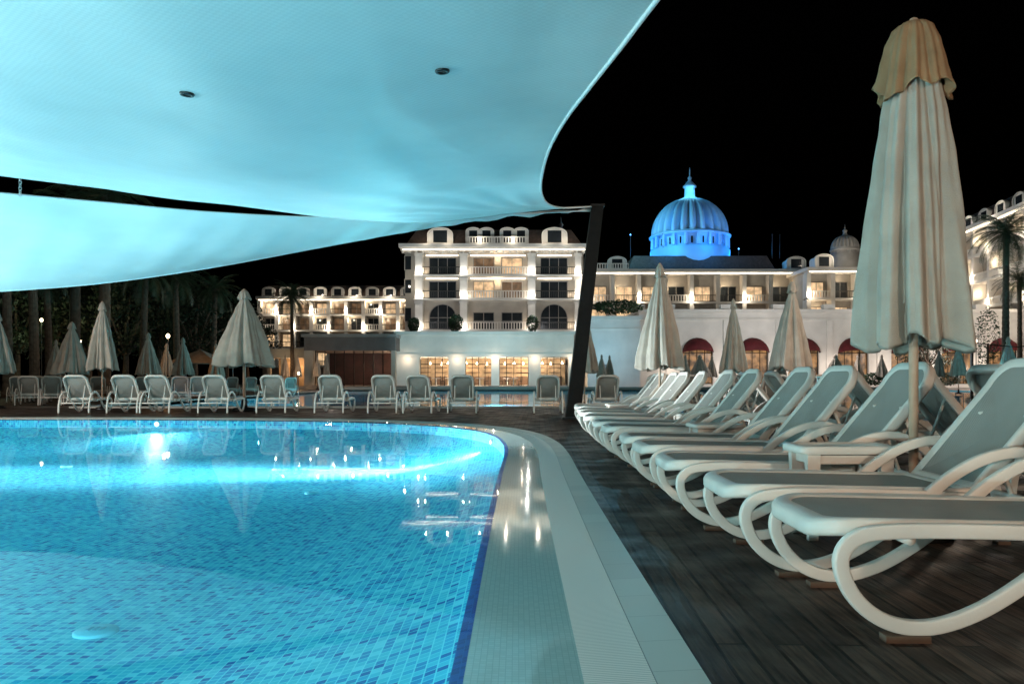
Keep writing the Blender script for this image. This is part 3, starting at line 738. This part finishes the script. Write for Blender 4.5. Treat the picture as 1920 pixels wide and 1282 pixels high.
for k in (1,2,3,4):
    z=lev[k]
    for px in (785,869,997,1084):
        plight((T.location.x+lx(px)+ (-.75 if px in(997,) else .75 if px!=1084 else -.95),YA+.75,z+.5),45,(1,.84,.62),.06)
    for px in (785,869,997,1084): plight((T.location.x+lx(px),YA-.34,z+.3),115,(1,.96,.88),.06)
for px in (933,): 
    for k in (3,4): plight((T.location.x+lx(px),YA+.9,lev[k]+2.2),70,(1,.72,.42),.06)
for px in (760,1094): plight((T.location.x+lx(px),YA-.6,13),130,WL,.1)
for px in (800,840,900,960,1020,1060): plight((T.location.x+lx(px),YA-1.0,18.3),85,WL,.1)
plight((-14,80,1+7),3600,(.97,.98,1),.5,'SPOT',(9,20,5),spot=1.4)
plight((4,80,8),3600,(.97,.98,1),.5,'SPOT',(-4,20,5),spot=1.4)

# ------------------------------------------------------------ generic balcony wing
def wing(name,label,loc,rz,W,levels,nb,depth=12,roof=2.0,dorm=True,railm='mix',lights=True,lp=60,litp=.4,seed=1,group=None,dw=1.8,every=1,kmin=0):
    rnd=random.Random(seed); wm=M['stucco']
    T=thing(name,label,'hotel',loc,rz,group); bw=W/nb
    mb=MB(); mb.box(-W/2,W/2,1.9,depth,0,levels[-1])
    zt=levels[-1]
    for k in range(len(levels)-1):
        z0,z1=levels[k],levels[k+1]; ops=[]
        for b in range(nb):
            cx=-W/2+bw*(b+.5); op=(cx,bw*.32,z0+.12,z0+min(2.3,(z1-z0)*.8),False); ops.append(op)
            pm=M['litwin'] if rnd.random()<litp*.4 else (M['dimwin'] if rnd.random()<litp*.6 else M['glassdark'])
            window(T,op,1.5,.35,pm,'window',M['stone'],2,0)
        wall_strip(mb,-W/2,W/2,z0,z1,ops,1.5,.35)
    mb.build('wall',M['stucco2'],T)
    for k in range(len(levels)-1):
        z=levels[k]; m2=MB(); m2.box(-W/2,W/2,0,1.495,z-.25,z); m2.build('floor_slab',wm,T)
        for b in range(nb):
            x0=-W/2+bw*b+.3; railing(T,x0,x0+bw-.6,.15,z,.95,M['stucco'] if (railm=='s' or (railm=='mix' and b%3==0)) else M['metal'],(railm=='s' or (railm=='mix' and b%3==0)))
    for b in range(nb+1):
        x=-W/2+bw*b; m2=MB()
        for k in range(len(levels)-1): m2.box(x-.28,x+.28,.03,1.49,levels[k]+.003,levels[k+1]-.253)
        m2.build('pilaster',wm,T)
    m2=MB(); m2.box(-W/2-.4,W/2+.4,-.5,depth,zt+.003,zt+.45); m2.box(-W/2-.2,W/2+.2,-.2,1.4,zt-.24,zt); m2.build('cornice',wm,T)
    strip(T,-W/2,W/2,-.22,zt-.1)
    if roof: roof_mansard(T,-W/2,W/2,.4,depth-.5,zt+.452,zt+.45+roof,1.0)
    if dorm:
        for b in range(0,nb,every): dormer(T,-W/2+bw*(b+.5),zt+.5,dw,1.5,.5)
    R=Matrix.Rotation(rz,4,'Z')
    if lights:
        for b in range(0,nb+1):
            x=-W/2+bw*b
            for k in range(kmin,len(levels)-1):
                if (b+k)%2==0:
                    p=R@Vector((x,-.36,levels[k]+.5)); plight((loc[0]+p.x,loc[1]+p.y,p.z),lp*1.1,WL,.06)
                    if k==len(levels)-2 and dorm:
                        p=R@Vector((x+bw/2,-1.1,zt+.9)); plight((loc[0]+p.x,loc[1]+p.y,p.z),lp*.8,WL,.06)
                else:
                    p=R@Vector((x+(.8 if b<nb else -.8),.6,levels[k]+1.8)); plight((loc[0]+p.x,loc[1]+p.y,p.z),lp*.5,(1,.80,.54),.06)
    return T
YB=130
wing('hotel_wing','long low hotel wing with arched dormers left of the hotel tower',(XX(632,YB),YB,0),0,25.5,[3.0,6.1,8.9,11.5,13.9],9,litp=.8,lp=200,seed=4,dw=1.9,kmin=2)
YD=110
D=wing('hotel_wing','hotel wing under the big blue-lit dome, above the arcade',(XX(1322,YD),YD,0),0,(1545-1100)/F_PX*YD,[5.2,8.4,11.6,15.6],9,roof=0,dorm=False,litp=.7,lp=230,seed=9,kmin=2)
dx=lambda px: XX(px,YD)-D.location.x
roof_mansard(D,dx(1180),dx(1462),1.5,14,16.06,18.3,1.0)
for px in (1158,1495): dormer(D,dx(px),16.1,2.4,1.7,.5)
railing(D,dx(1105),dx(1178),-.3,16.05,.8,M['stucco'],True,'roof_balustrade')
YD2=104
D2=wing('hotel_wing','short projecting hotel wing below the small grey dome',(XX(1585,YD2),YD2,0),0,9.5,[5.0,8.2,11.5,15.0],3,roof=0,dorm=False,litp=.6,lp=170,seed=3,kmin=1)
dormer(D2,-2.6,15.5,2.2,1.7,.5)
ang=math.radians(-98)
cE=Vector((54.0,84,0))
wing('hotel_wing','tall hotel wing with stacked balconies at the right edge behind the palm',(cE.x,cE.y,0),ang,34,[3.0,6.2,9.4,12.6,15.8,19.0],8,litp=.9,lp=170,seed=5,railm='s',dw=2.4,kmin=1)

# ------------------------------------------------------------ domes
def dome(label,cx,cy,z0,R,ribs,colm):
    t=thing('roof_dome',label,'dome',(cx,cy,z0)); hd=R*.34
    MB().lathe([(R*1.02,-3),(R*1.02,.0),(R*.98,.02),(R*.98,.25),(R*.90,.27),(R*.90,hd)],48).build('drum',colm,t,True)
    n=20
    for k in range(n):
        a=2*PI*k/n; 
        MB().lathe([(.24*R/5.4,.26),(.21*R/5.4,hd)],8,(R*.97*math.cos(a),R*.97*math.sin(a),0)).build('column',colm,t,True)
        b=a+PI/n; hw=.12*R/5.4
        c_,s_=math.cos(b),math.sin(b); rr=R*.905
        if R>4: MB().add([(rr*c_-hw*s_*u,rr*s_+hw*c_*u,z) for u,z in ((-1,.5),(1,.5),(1,hd*.75),(-1,hd*.75))],[(0,1,2,3)]).build('window_pane',M['glassdark'],t)
    MB().lathe([(R*.9,hd),(R*1.04,hd+.03),(R*1.05,hd+.2),(R*1.0,hd+.25),(R*.98,hd+.45)],48).build('ring_cornice',colm,t,True)
    prof=[]; H=R*.97; z1=hd+.4
    for i in range(17):
        a=PI/2*i/16*.93; prof.append((R*.99*math.cos(a)**.92,z1+H*math.sin(a)))
    def mod(a,i,r,z):
        s=abs(math.sin(ribs*a/2)); return r*(1.0-.22*(1-s)**1.1),0
    MB().lathe(prof,ribs*10,mod=mod).build('dome_shell',colm,t,True)
    zt=prof[-1][1]; k=R/5.4
    MB().lathe([(.95*k,zt-.15),(1.0*k,zt+.1),(.75*k,zt+.2),(.7*k,zt+1.5*k),(.95*k,zt+1.6*k),(.9*k,zt+1.8*k),(.45*k,zt+2.3*k),(.18*k,zt+2.6*k),(.3*k,zt+2.9*k),(.1*k,zt+3.2*k),(.05*k,zt+4.3*k),(.001,zt+4.4*k)],16).build('lantern',colm,t,True)
    return t
dcx=XX(1293,YD+8)
R1_=72/F_PX*(YD+8)
dome('large ribbed white dome washed in blue light on the hotel roof',dcx,YD+8,ZZ(472,YD+8),R1_,24,M['domebluelit'])
dz=ZZ(472,YD+8)
for k in range(8):
    a=2*PI*k/8+.2; plight((dcx+R1_*1.35*math.cos(a),YD+8+R1_*1.35*math.sin(a),dz+.5),480,(.02,.32,1),.1)
plight((dcx-11,YD+0,dz+5),4000,(.22,.74,1),.1)
plight((dcx+5,YD-2,dz+6),500,(.03,.42,1),.1)
for a in (-2.4,-1.57,-.8): plight((dcx+1.6*math.cos(a),YD+8+1.6*math.sin(a),dz+R1_*1.45),80,(.2,.7,1),.05)
dome('small grey ribbed dome on the wing right of the blue dome',XX(1584,YD2+4),YD2+4,ZZ(480,YD2+4),1.85,20,M['stone'])
plight((XX(1575,YD2),YD2-.5,17.6),350,WL,.1)
for px,l,blue in ((1182,'thin lit mast left of the blue dome',1),(1448,'thin mast right of the blue dome',0),(1385,'short roof lamp just right of the blue dome',1),(1148,'short roof lamp above the left end of the domed wing',1),(1462,'short white roof lamp beyond the right mast',0)):
    h=3.0 if 'mast' in l else 1.0; z0=18.3 if 1180<px<1463 else 16.5
    m_=thing('roof_mast',l,'mast',(XX(px,YD+3),YD+3,z0))
    MB().tube([(0,0,-.3),(0,0,h)],.05,6).build('rod',M['metal'],m_)
    MB().lathe([(.02,h-.05),(.09,h+.02),(.09,h+.1),(.01,h+.18)],10).build('lamp_head',M['bluebulb'] if blue else M['metal'],m_,True)

# ------------------------------------------------------------ restaurant pavilion
YC=75; sC=F_PX/YC
R=thing('restaurant_pavilion','flat white pavilion with a warmly lit glazed restaurant below the hotel tower','pavilion',(XX(908,YC),YC,0))
rx=lambda px:(px-908)/sC
MB().box(rx(740),rx(1076),0,14,3.1,5.1).build('parapet',M['stucco'],R)
mb=MB(); mb.box(rx(738),rx(1078),-.25,14.2,5.103,5.4); mb.box(rx(740),rx(1076),-.12,-.003,3.0,3.3); mb.build('parapet_trim',M['stucco'],R)
MB().box(rx(735),rx(1080),-2.5,14,.0,.28).build('plinth',M['stone'],R)
for a,b in ((742,786),(841,872),(921,936),(991,1014),(1066,1076)):
    mb=MB(); mb.box(rx(a),rx(b),.05,1.0,.285,3.097); mb.box(rx(a)-.08,rx(b)+.08,-.02,1.05,2.8,2.99); mb.build('pier',M['stucco'],R)
mb=MB(); mb.box(rx(742),rx(1074),11,11.2,.283,3.095); mb.build('rear_wall',M['wallred'],R)
mb=MB()
for k in range(9):
    x=rx(760)+k*1.75
    mb.box(x,x+1.3,10.5,10.95,.3,1.2); mb.box(x,x+1.3,10.6,10.95,1.6,1.68); mb.box(x,x+1.3,10.6,10.95,2.1,2.18)
mb.build('bar_shelves',M['rubber'],R)
for a,b in ((786,841),(872,921),(936,991),(1014,1066)):
    mb=MB(); n=4
    for k in range(n+1):
        x=rx(a)+(rx(b)-rx(a))*k/n; mb.box(x-.03,x+.03,1.3,1.36,.284,3.09)
    mb.box(rx(a),rx(b),1.29,1.37,2.3,2.38); mb.build('glazing_bars',M['wood'],R)
for k in range(16):
    x=rx(775)+k*.95; z=2.45; y=4.0+(k*37%5)*1.2
    l_=MB().lathe([(.02,z+.25),(.04,z+.12),(.13,z+.05),(.15,z-.02),(.05,z-.08),(.001,z-.09)],12,(x,y,0)).build('chandelier',M['bulb'],R,True)
    MB().tube([(x,y,z+.2),(x,y,3.09)],.012,5).build('hanging_rod',M['metal'],l_)
    if k%4==0: plight((R.location.x+x,YC+y,z-.35),620,(1,.76,.50),.1)
def dining(x,y,l):
    t=thing('dining_table',l,'dining table',(R.location.x+x,YC+y,.28),0,'dining tables inside the restaurant')
    MB().lathe([(.001,.74),(.45,.74),(.45,.70),(.05,.69),(.04,.05),(.25,.0)],14).build('tabletop',M['white'],t,True)
    for s in (-1,1):
        mb=MB(); mb.cbox(s*.65,0,.44,.4,.42,.05); mb.cbox(s*.84,0,.7,.04,.42,.5)
        for a in (-1,1):
            for b in (-1,1): mb.cbox(s*.65+a*.17,b*.18,.21,.035,.035,.42)
        mb.build('dining_seat',M['wood'],t)
for i,(px,y) in enumerate([(812,3.2),(897,3.2),(963,3.2),(1040,3.2),(830,7),(950,7.5)]):
    dining(rx(px),y,'round white dining table %s'%['behind the first glazed bay','behind the second glazed bay','behind the third glazed bay','behind the fourth glazed bay','deep inside at left','deep inside the middle bays'][i])
plight((R.location.x-3,YC-12,3),2800,(.62,.92,1),.3,'SPOT',(0,12,1),spot=1.2)
plight((R.location.x+5,YC-12,3),2800,(.62,.92,1),.3,'SPOT',(0,12,1),spot=1.2)
for px in (764,857,928,1002,1070): plight((R.location.x+rx(px),YC-.6,2.7),45,(1,.78,.56),.05)
# dark pavilion
YH=72; sH=F_PX/YH
H=thing('dark_pavilion','low grey-roofed pavilion with dark reddish glass left of the restaurant','pavilion',(XX(655,YH),YH,0))
hx=lambda px:(px-655)/sH
MB().box(hx(570),hx(741),0,13,ZZ(657,YH),ZZ(632,YH)).build('roof_slab',M['darkstone'],H)
MB().box(hx(566),hx(743),-.3,13.2,ZZ(632,YH)+.003,ZZ(626,YH)).build('roof_trim',M['stone'],H)
MB().box(hx(566),hx(743),-1,13,0,.3).build('plinth',M['stone'],H)
for a,b in ((570,586),(733,741)): MB().box(hx(a),hx(b),.05,.9,.303,ZZ(657,YH)-.003).build('pier',M['stucco2'],H)
mb=MB()
for k in range(9):
    x=hx(586)+(hx(733)-hx(586))*k/8; mb.box(x-.04,x+.04,1,1.08,.303,ZZ(657,YH)-.003)
mb.build('glazing_bars',M['wood'],H)
MB().box(hx(580),hx(738),8,8.2,.303,ZZ(657,YH)-.003).build('rear_wall',M['darkred'],H)
plight((H.location.x-1,YH+4.5,2),70,(1,.5,.3),.1); plight((H.location.x+2.8,YH+4.5,2),200,(1,.6,.35),.1)
plight((H.location.x,YH-8,3),450,(1,.8,.7),.3)
K=thing('garden_kiosk','small warm-lit kiosk left of the low dark pavilion','kiosk',(XX(540,78),78,0))
MB().box(-2,2,0,4,3.0,3.9).build('roof_slab',M['stucco2'],K)
for x in (-1.9,-.6,.7,1.75): MB().box(x-.15,x+.15,.1,.5,0,2.997).build('pier',M['stucco2'],K)
MB().box(-1.9,1.9,3.5,3.7,0,2.99).build('rear_wall',M['wallred'],K)
plight((K.location.x,80,2.4),200,(1,.6,.3),.1); plight((K.location.x,76.5,2.5),60,(1,.7,.4),.1)

# ------------------------------------------------------------ arcade
YF=85; sF=F_PX/YF
A=thing('arcade_building','long white arcade with arched openings under red awnings','arcade',(XX(1560,YF),YF,0))
ax=lambda px:(px-1560)/sF
ops=[(ax(px),1.65,.4,5.35,True) for px in (1308,1412,1507,1600,1700,1795,1880)]
mb=MB(); wall_strip(mb,ax(1198),ax(1945),0,8.0,ops,0,.6); mb.quad((ax(1198),0,0),(ax(1198),0,8),(ax(1198),12,8),(ax(1198),12,0)); mb.box(ax(1198)+.01,ax(1945),3,12,0,8.0); mb.build('wall',M['stucco'],A)
mb=MB(); mb.box(ax(1196),ax(1948),-.35,12,8.003,8.35); mb.box(ax(1196),ax(1948),-.2,-.003,7.2,7.4); mb.build('cornice',M['stucco'],A)
for k,px in enumerate((1198,1255,1362,1460,1555,1650,1748,1840,1935)):
    mb=MB(); mb.box(ax(px)-.35,ax(px)+.35,-.15,-.003,0,7.19); mb.box(ax(px)-.6,ax(px)+.6,.0,.8,8.353,8.9); mb.build('pilaster',M['stucco'],A)
for op in ops:
    window(A,op,0,.6,M['arcwin'],'arched_window',M['wood'],4,1)
    cx,r,_,zt,_=op; L=[]
    for i in range(7):
        el=PI/2*i/6; L.append([(cx-1.62*math.cos(PI*k/14)*1.0,-1.2*math.sin(el)*max(0,math.sin(PI*k/14))**.5*1.0,zt-1.65+1.62*math.sin(PI*k/14)*math.cos(el*.9)) for k in range(15)])
    MB().loops(L,False).build('awning',M['red'],A,True)
for px in (1255,1362,1460,1555,1650,1748,1840):
    plight((A.location.x+ax(px),YF-1.6,2.0),140,(1,.86,.74),.1)
plight((A.location.x-8,YF-12,5),4300,(1,.95,.94),.4); plight((A.location.x+10,YF-12,5),3700,(1,.93,.88),.4)
for px in (1230,1310,1390,1470): plight((A.location.x+ax(px),YF+5,9.3),60,WL,.1)
YG=80
Gb=thing('pool_bar_block','plain low block washed in pale blue light beside the sail post','building',(XX(1150,YG),YG,0))
MB().box(-2.6,2.7,0,9,0,6.9).build('wall',M['stucco'],Gb); mb=MB(); mb.box(-2.8,2.9,-.25,9.2,6.903,7.25); mb.box(-2.6,2.7,-.1,-.003,5.9,6.05); mb.build('cornice',M['stucco'],Gb)
mb=MB(); mb.box(-1.3,-.2,-.06,-.003,.0,2.4); d_=mb.build('door',M['stone'],Gb); MB().box(-.4,-.3,-.1,-.063,1.0,1.15).build('handle',M['steel'],d_)
plight((XX(1150,YG)-1,YG-4,3.5),450,(.25,.68,1),.2)

# ------------------------------------------------------------ vegetation
def palm_proto(h,fl,seed,label,loc,nf=34,group='palm trees around the gardens'):
    rnd=random.Random(seed); t=thing('palm_tree',label,'palm tree',loc,0,group)
    bend=rnd.uniform(-.3,.3)
    n=int(h*5); mb=MB(); L=[]
    for i in range(n+1):
        s=i/n; z=h*s; r=(.26-.08*s)*(1+.10*(i%2))*(1.25 if s<.03 else 1)*(1.25 if s>.93 else 1)
        L.append([(r*math.cos(2*PI*j/12)+bend*s*s,r*math.sin(2*PI*j/12),z) for j in range(12)])
    mb.loops(L,True,True,True); mb.build('trunk',M['bark'],t,False)
    mb=MB()
    for f in range(nf):
        az=2*PI*f*.381966+rnd.uniform(-.2,.2); el=math.radians(78-115*f/nf+rnd.uniform(-6,6)); ln=fl*rnd.uniform(.85,1.1)
        pts=[]; p=Vector((bend,0,h-.05)); e=el
        for i in range(11):
            pts.append(p.copy()); p=p+Vector((math.cos(az)*math.cos(e),math.sin(az)*math.cos(e),math.sin(e)))*ln/10; e-=math.radians(8.5)
        mb.tube(pts,[.03*(1-i/12) for i in range(11)],4,False)
        side=Vector((-math.sin(az),math.cos(az),0))
        for i in range(30):
            s=.12+.88*i/30; k=min(int(s*10),9); q=pts[k].lerp(pts[k+1],s*10-k); tg=(pts[k+1]-pts[k]).normalized()
            l=ln*.24*math.sin(PI*min(.15+s*.85,.99))**.6+.05
            for sd in (-1,1):
                d=(side*sd*.8+tg*.55+Vector((0,0,-.28+rnd.uniform(-.15,.12)))).normalized()*l
                w=tg*.028; mb.add([q-w,q+w,q+d],[(0,1,2)])
    mb.build('crown',M['leaf2'],t); return t
p1=palm_proto(8.6,2.6,1,'palm at the far left, trunk rising behind the dim loungers',(XX(65,44),44,0))
p2=palm_proto(11.6,3.2,5,'tall date palm in front of the right hotel wing',(XX(1885,58),58,0),46)
for px,Y,s,pp,l in [(15,42,.95,p1,'palm trunk at the extreme left edge'),(92,50,.9,p1,'slimmer palm just right of the leftmost ones'),(140,54,1.42,p1,'palm behind the broad closed parasol at left'),(196,47,1.36,p1,'tallest left palm, directly behind the tall closed parasol'),(268,56,1.0,p1,'palm left of the small amber garden lamp'),(332,60,1.0,p1,'palm behind the white garden tent'),(400,64,.95,p1,'palm left of the wide loosely closed parasol'),(548,78,.78,p2,'palm silhouetted in front of the left hotel wing'),(1912,66,.78,p2,'shorter palm at the right edge beside the tall date palm')]:
    dup(pp,(XX(px,Y),Y,0),random.uniform(0,6),l,(s,s,s))
def tree_proto(h,r,seed,label,loc,group='dark broadleaf trees behind the pool gardens'):
    rnd=random.Random(seed); t=thing('broadleaf_tree',label,'tree',loc,0,group)
    mb=MB(); mb.tube([(0,0,0),(.1,.05,h*.3),(0,.1,h*.6)],[.3,.2,.12],8)
    cl=[]
    for k in range(26):
        a=rnd.uniform(0,2*PI); q=rnd.random()**.5*r; z=h*(.35+.6*rnd.random()); q*=math.sin(PI*min(.98,max(.1,(z/h-.2)/.85)))**.6
        cl.append(Vector((q*math.cos(a),q*math.sin(a),z)))
    for c in cl[:9]: mb.tube([(0,.06,h*.3),tuple(c*.55+Vector((0,0,h*.2))),tuple(c)],[.12,.07,.03],5)
    mb.build('trunk',M['bark'],t)
    mb=MB()
    for c in cl:
        cr=r*rnd.uniform(.22,.42)
        for i in range(150):
            d=Vector((rnd.gauss(0,1),rnd.gauss(0,1),rnd.gauss(0,.8))).normalized()*cr*rnd.random()**.4
            p=c+d; u=Vector((rnd.gauss(0,1),rnd.gauss(0,1),rnd.gauss(0,1))).normalized(); v=u.orthogonal().normalized(); s=rnd.uniform(.09,.2)
            mb.add([p-u*s,p+v*s*.5,p+u*s,p-v*s*.5],[(0,1,2,3)])
    mb.build('crown',M['leaf'],t); return t
tr=tree_proto(9.5,3.6,3,'dark tree at the far left behind the palms',(XX(30,62),62,0))
for i,(px,Y,s) in enumerate([(100,64,1.0),(165,66,1.05),(235,63,.95),(300,68,1.08),(365,66,.95),(425,72,.85),(465,84,.8),(1740,76,.7),(60,80,1.3),(200,82,1.3),(330,84,1.2)]):
    dup(tr,(XX(px,Y),Y,0),random.uniform(0,6),['dark tree behind the broad closed parasol','dark tree behind the tall closed parasol at left','dark tree right of the tall closed parasol','dark tree above the amber garden lamp','dark tree behind the white garden tent','dark tree left of the wide parasol','low dark tree at the left end of the hotel wing','dark tree behind the largest parasol','taller back tree at far left','taller back tree behind the left palms','taller back tree near the middle of the tree line'][i],(s,s,s))
def bush(px,py,Y,r,h,label):
    z=ZZ(py,Y); t=thing('bush',label,'bush',(XX(px,Y),Y,z),0,'clipped bushes on the roofs and terraces'); mb=MB(); rnd=random.Random(int(px))
    MB().tube([(0,0,0),(0,0,h*.4)],.08,6).build('stem',M['bark'],t)
    for i in range(700):
        d=Vector((rnd.gauss(0,1),rnd.gauss(0,1),rnd.gauss(0,1))).normalized()*rnd.uniform(.7,1.05)
        p=Vector((d.x*r,d.y*r*.8,h/2+d.z*h/2)); u=Vector((rnd.gauss(0,1),rnd.gauss(0,1),rnd.gauss(0,1))).normalized(); v=u.orthogonal(); s=rnd.uniform(.06,.14)*(1 if r<1.5 else 1.8)
        mb.add([p-u*s,p+v*s*.5,p+u*s,p-v*s*.5],[(0,1,2,3)])
    mb.build('foliage',M['bush'],t)
bush(776,622,82,.6,1.5,'clipped bush on the pavilion roof at its left end'); bush(855,622,82,.75,1.8,'clipped bush on the pavilion roof, left of centre'); bush(998,622,82,.6,1.7,'clipped bush on the pavilion roof, right of centre')
bush(1158,588,84,2.6,1.4,'wide dark hedge on top of the bluish block')
bush(1852,690,62,.9,4.8,'tall climbing shrub against the wall near the right edge')
for i,px in enumerate((1640,1690,1780,1830,1870,1905)): bush(px,722,70,1.0,1.1,'low shrub %s from the left across the second pool at right'%ORD[i])
for i,(px,py,Y,pw,col,l) in enumerate([(315,630,46,110,(1,.5,.2),'amber garden lamp glowing among the palms at left'),(78,600,58,230,(.85,1,.55),'pale green garden floodlight among the trees at far left'),(150,640,60,90,(1,.75,.4),'dim garden lamp behind the broad parasol'),(1830,640,72,160,(1,.6,.3),'warm lamp near the shrub at right'),(560,700,69.5,90,(1,.6,.3),'low warm lamp before the kiosk')]):
    z=ZZ(py,Y); t=thing('garden_lamp',l,'lamp',(XX(px,Y),Y,0),0,'garden lamps')
    MB().tube([(0,0,0),(0,0,z-.1)],.03,6).build('post',M['metal'],t); MB().lathe([(.02,z-.14),(.10,z-.05),(.10,z+.06),(.02,z+.14)],12).build('globe',M['bulb'],t,True)
    plight((XX(px,Y),Y-.5,z),pw,col,.08)
t=thing('garden_tent','small pale pyramid-roofed garden tent among the palms','tent',(XX(376,50),50,0))
MB().add([(-1.6,-1.6,1.9),(1.6,-1.6,1.9),(1.6,1.6,1.9),(-1.6,1.6,1.9),(0,0,2.8)],[(0,1,4),(1,2,4),(2,3,4),(3,0,4)]).build('tent_roof',M['canvas'],t)
for a in (-1.5,1.5):
    for b in (-1.5,1.5): MB().tube([(a,b,0),(a,b,1.9)],.04,6).build('tent_pole',M['metal'],t)
t=thing('cable_post','slim post carrying a cable at the right edge','post',(XX(1822,15.5),15.5,0))
MB().tube([(0,0,0),(0,0,1.7)],.03,8).build('post_shaft',M['metal'],t); MB().tube([(0,0,1.65),(1.0,.3,1.58),(2.5,.6,1.7)],.01,5).build('cable',M['metal'],t)

# ------------------------------------------------------------ ambience lights (unseen, added around the camera for loungers, parasols and palms)
def aim(p,q,*a,**k): 
    return plight(p,*a,kind='SPOT',rot=(q[0]-p[0],q[1]-p[1],q[2]-p[2]),**k)
aim((4.8,-4.6,2.9),(3.0,6,1.6),1500,(1,.78,.58),.25,spot=math.radians(46),blend=.7)
aim((-3.2,-4.5,2.3),(3.2,8,1.1),1150,(1,.78,.62),.25,spot=math.radians(40),blend=.8)  # added fill to neutralise the cyan on backrests and parasol
plight((11,8,5.5),300,(1,.74,.52),.4)
plight((12,19,5),350,(1,.76,.56),.3)
aim((8.5,11.5,5.0),(2.0,22,.5),1800,(1,.86,.72),.3,spot=math.radians(70),blend=.6)  # unseen spot added to brighten the far lounger row, right part
aim((-19.5,12.0,4.4),(-10,24,.8),7600,(1,.88,.78),.3,spot=math.radians(64),blend=.6)  # unseen spot added to brighten the far lounger row and left parasols
plight((-24,27,6.5),700,(1,.76,.52),.06)  # added to lift the palms and parasols at left

# ------------------------------------------------------------ world, camera
w=bpy.data.worlds.new('World'); bpy.context.scene.world=w; w.use_nodes=True
bg=w.node_tree.nodes['Background']; sky=w.node_tree.nodes.new('ShaderNodeTexSky'); sky.sky_type='NISHITA'; sky.sun_disc=False; sky.sun_elevation=math.radians(-4); sky.sun_rotation=math.radians(200)
w.node_tree.links.new(sky.outputs[0],bg.inputs[0]); bg.inputs[1].default_value=.01
cam=bpy.data.cameras.new('camera'); co=bpy.data.objects.new('camera',cam); C.objects.link(co); co.location=(0,0,CAMH); co.rotation_euler=(PI/2,0,0)
cam.sensor_width=36; cam.lens=28; cam.shift_y=(HZ-641)/1920; cam.clip_end=3000; cam.clip_start=.05
bpy.context.scene.camera=co
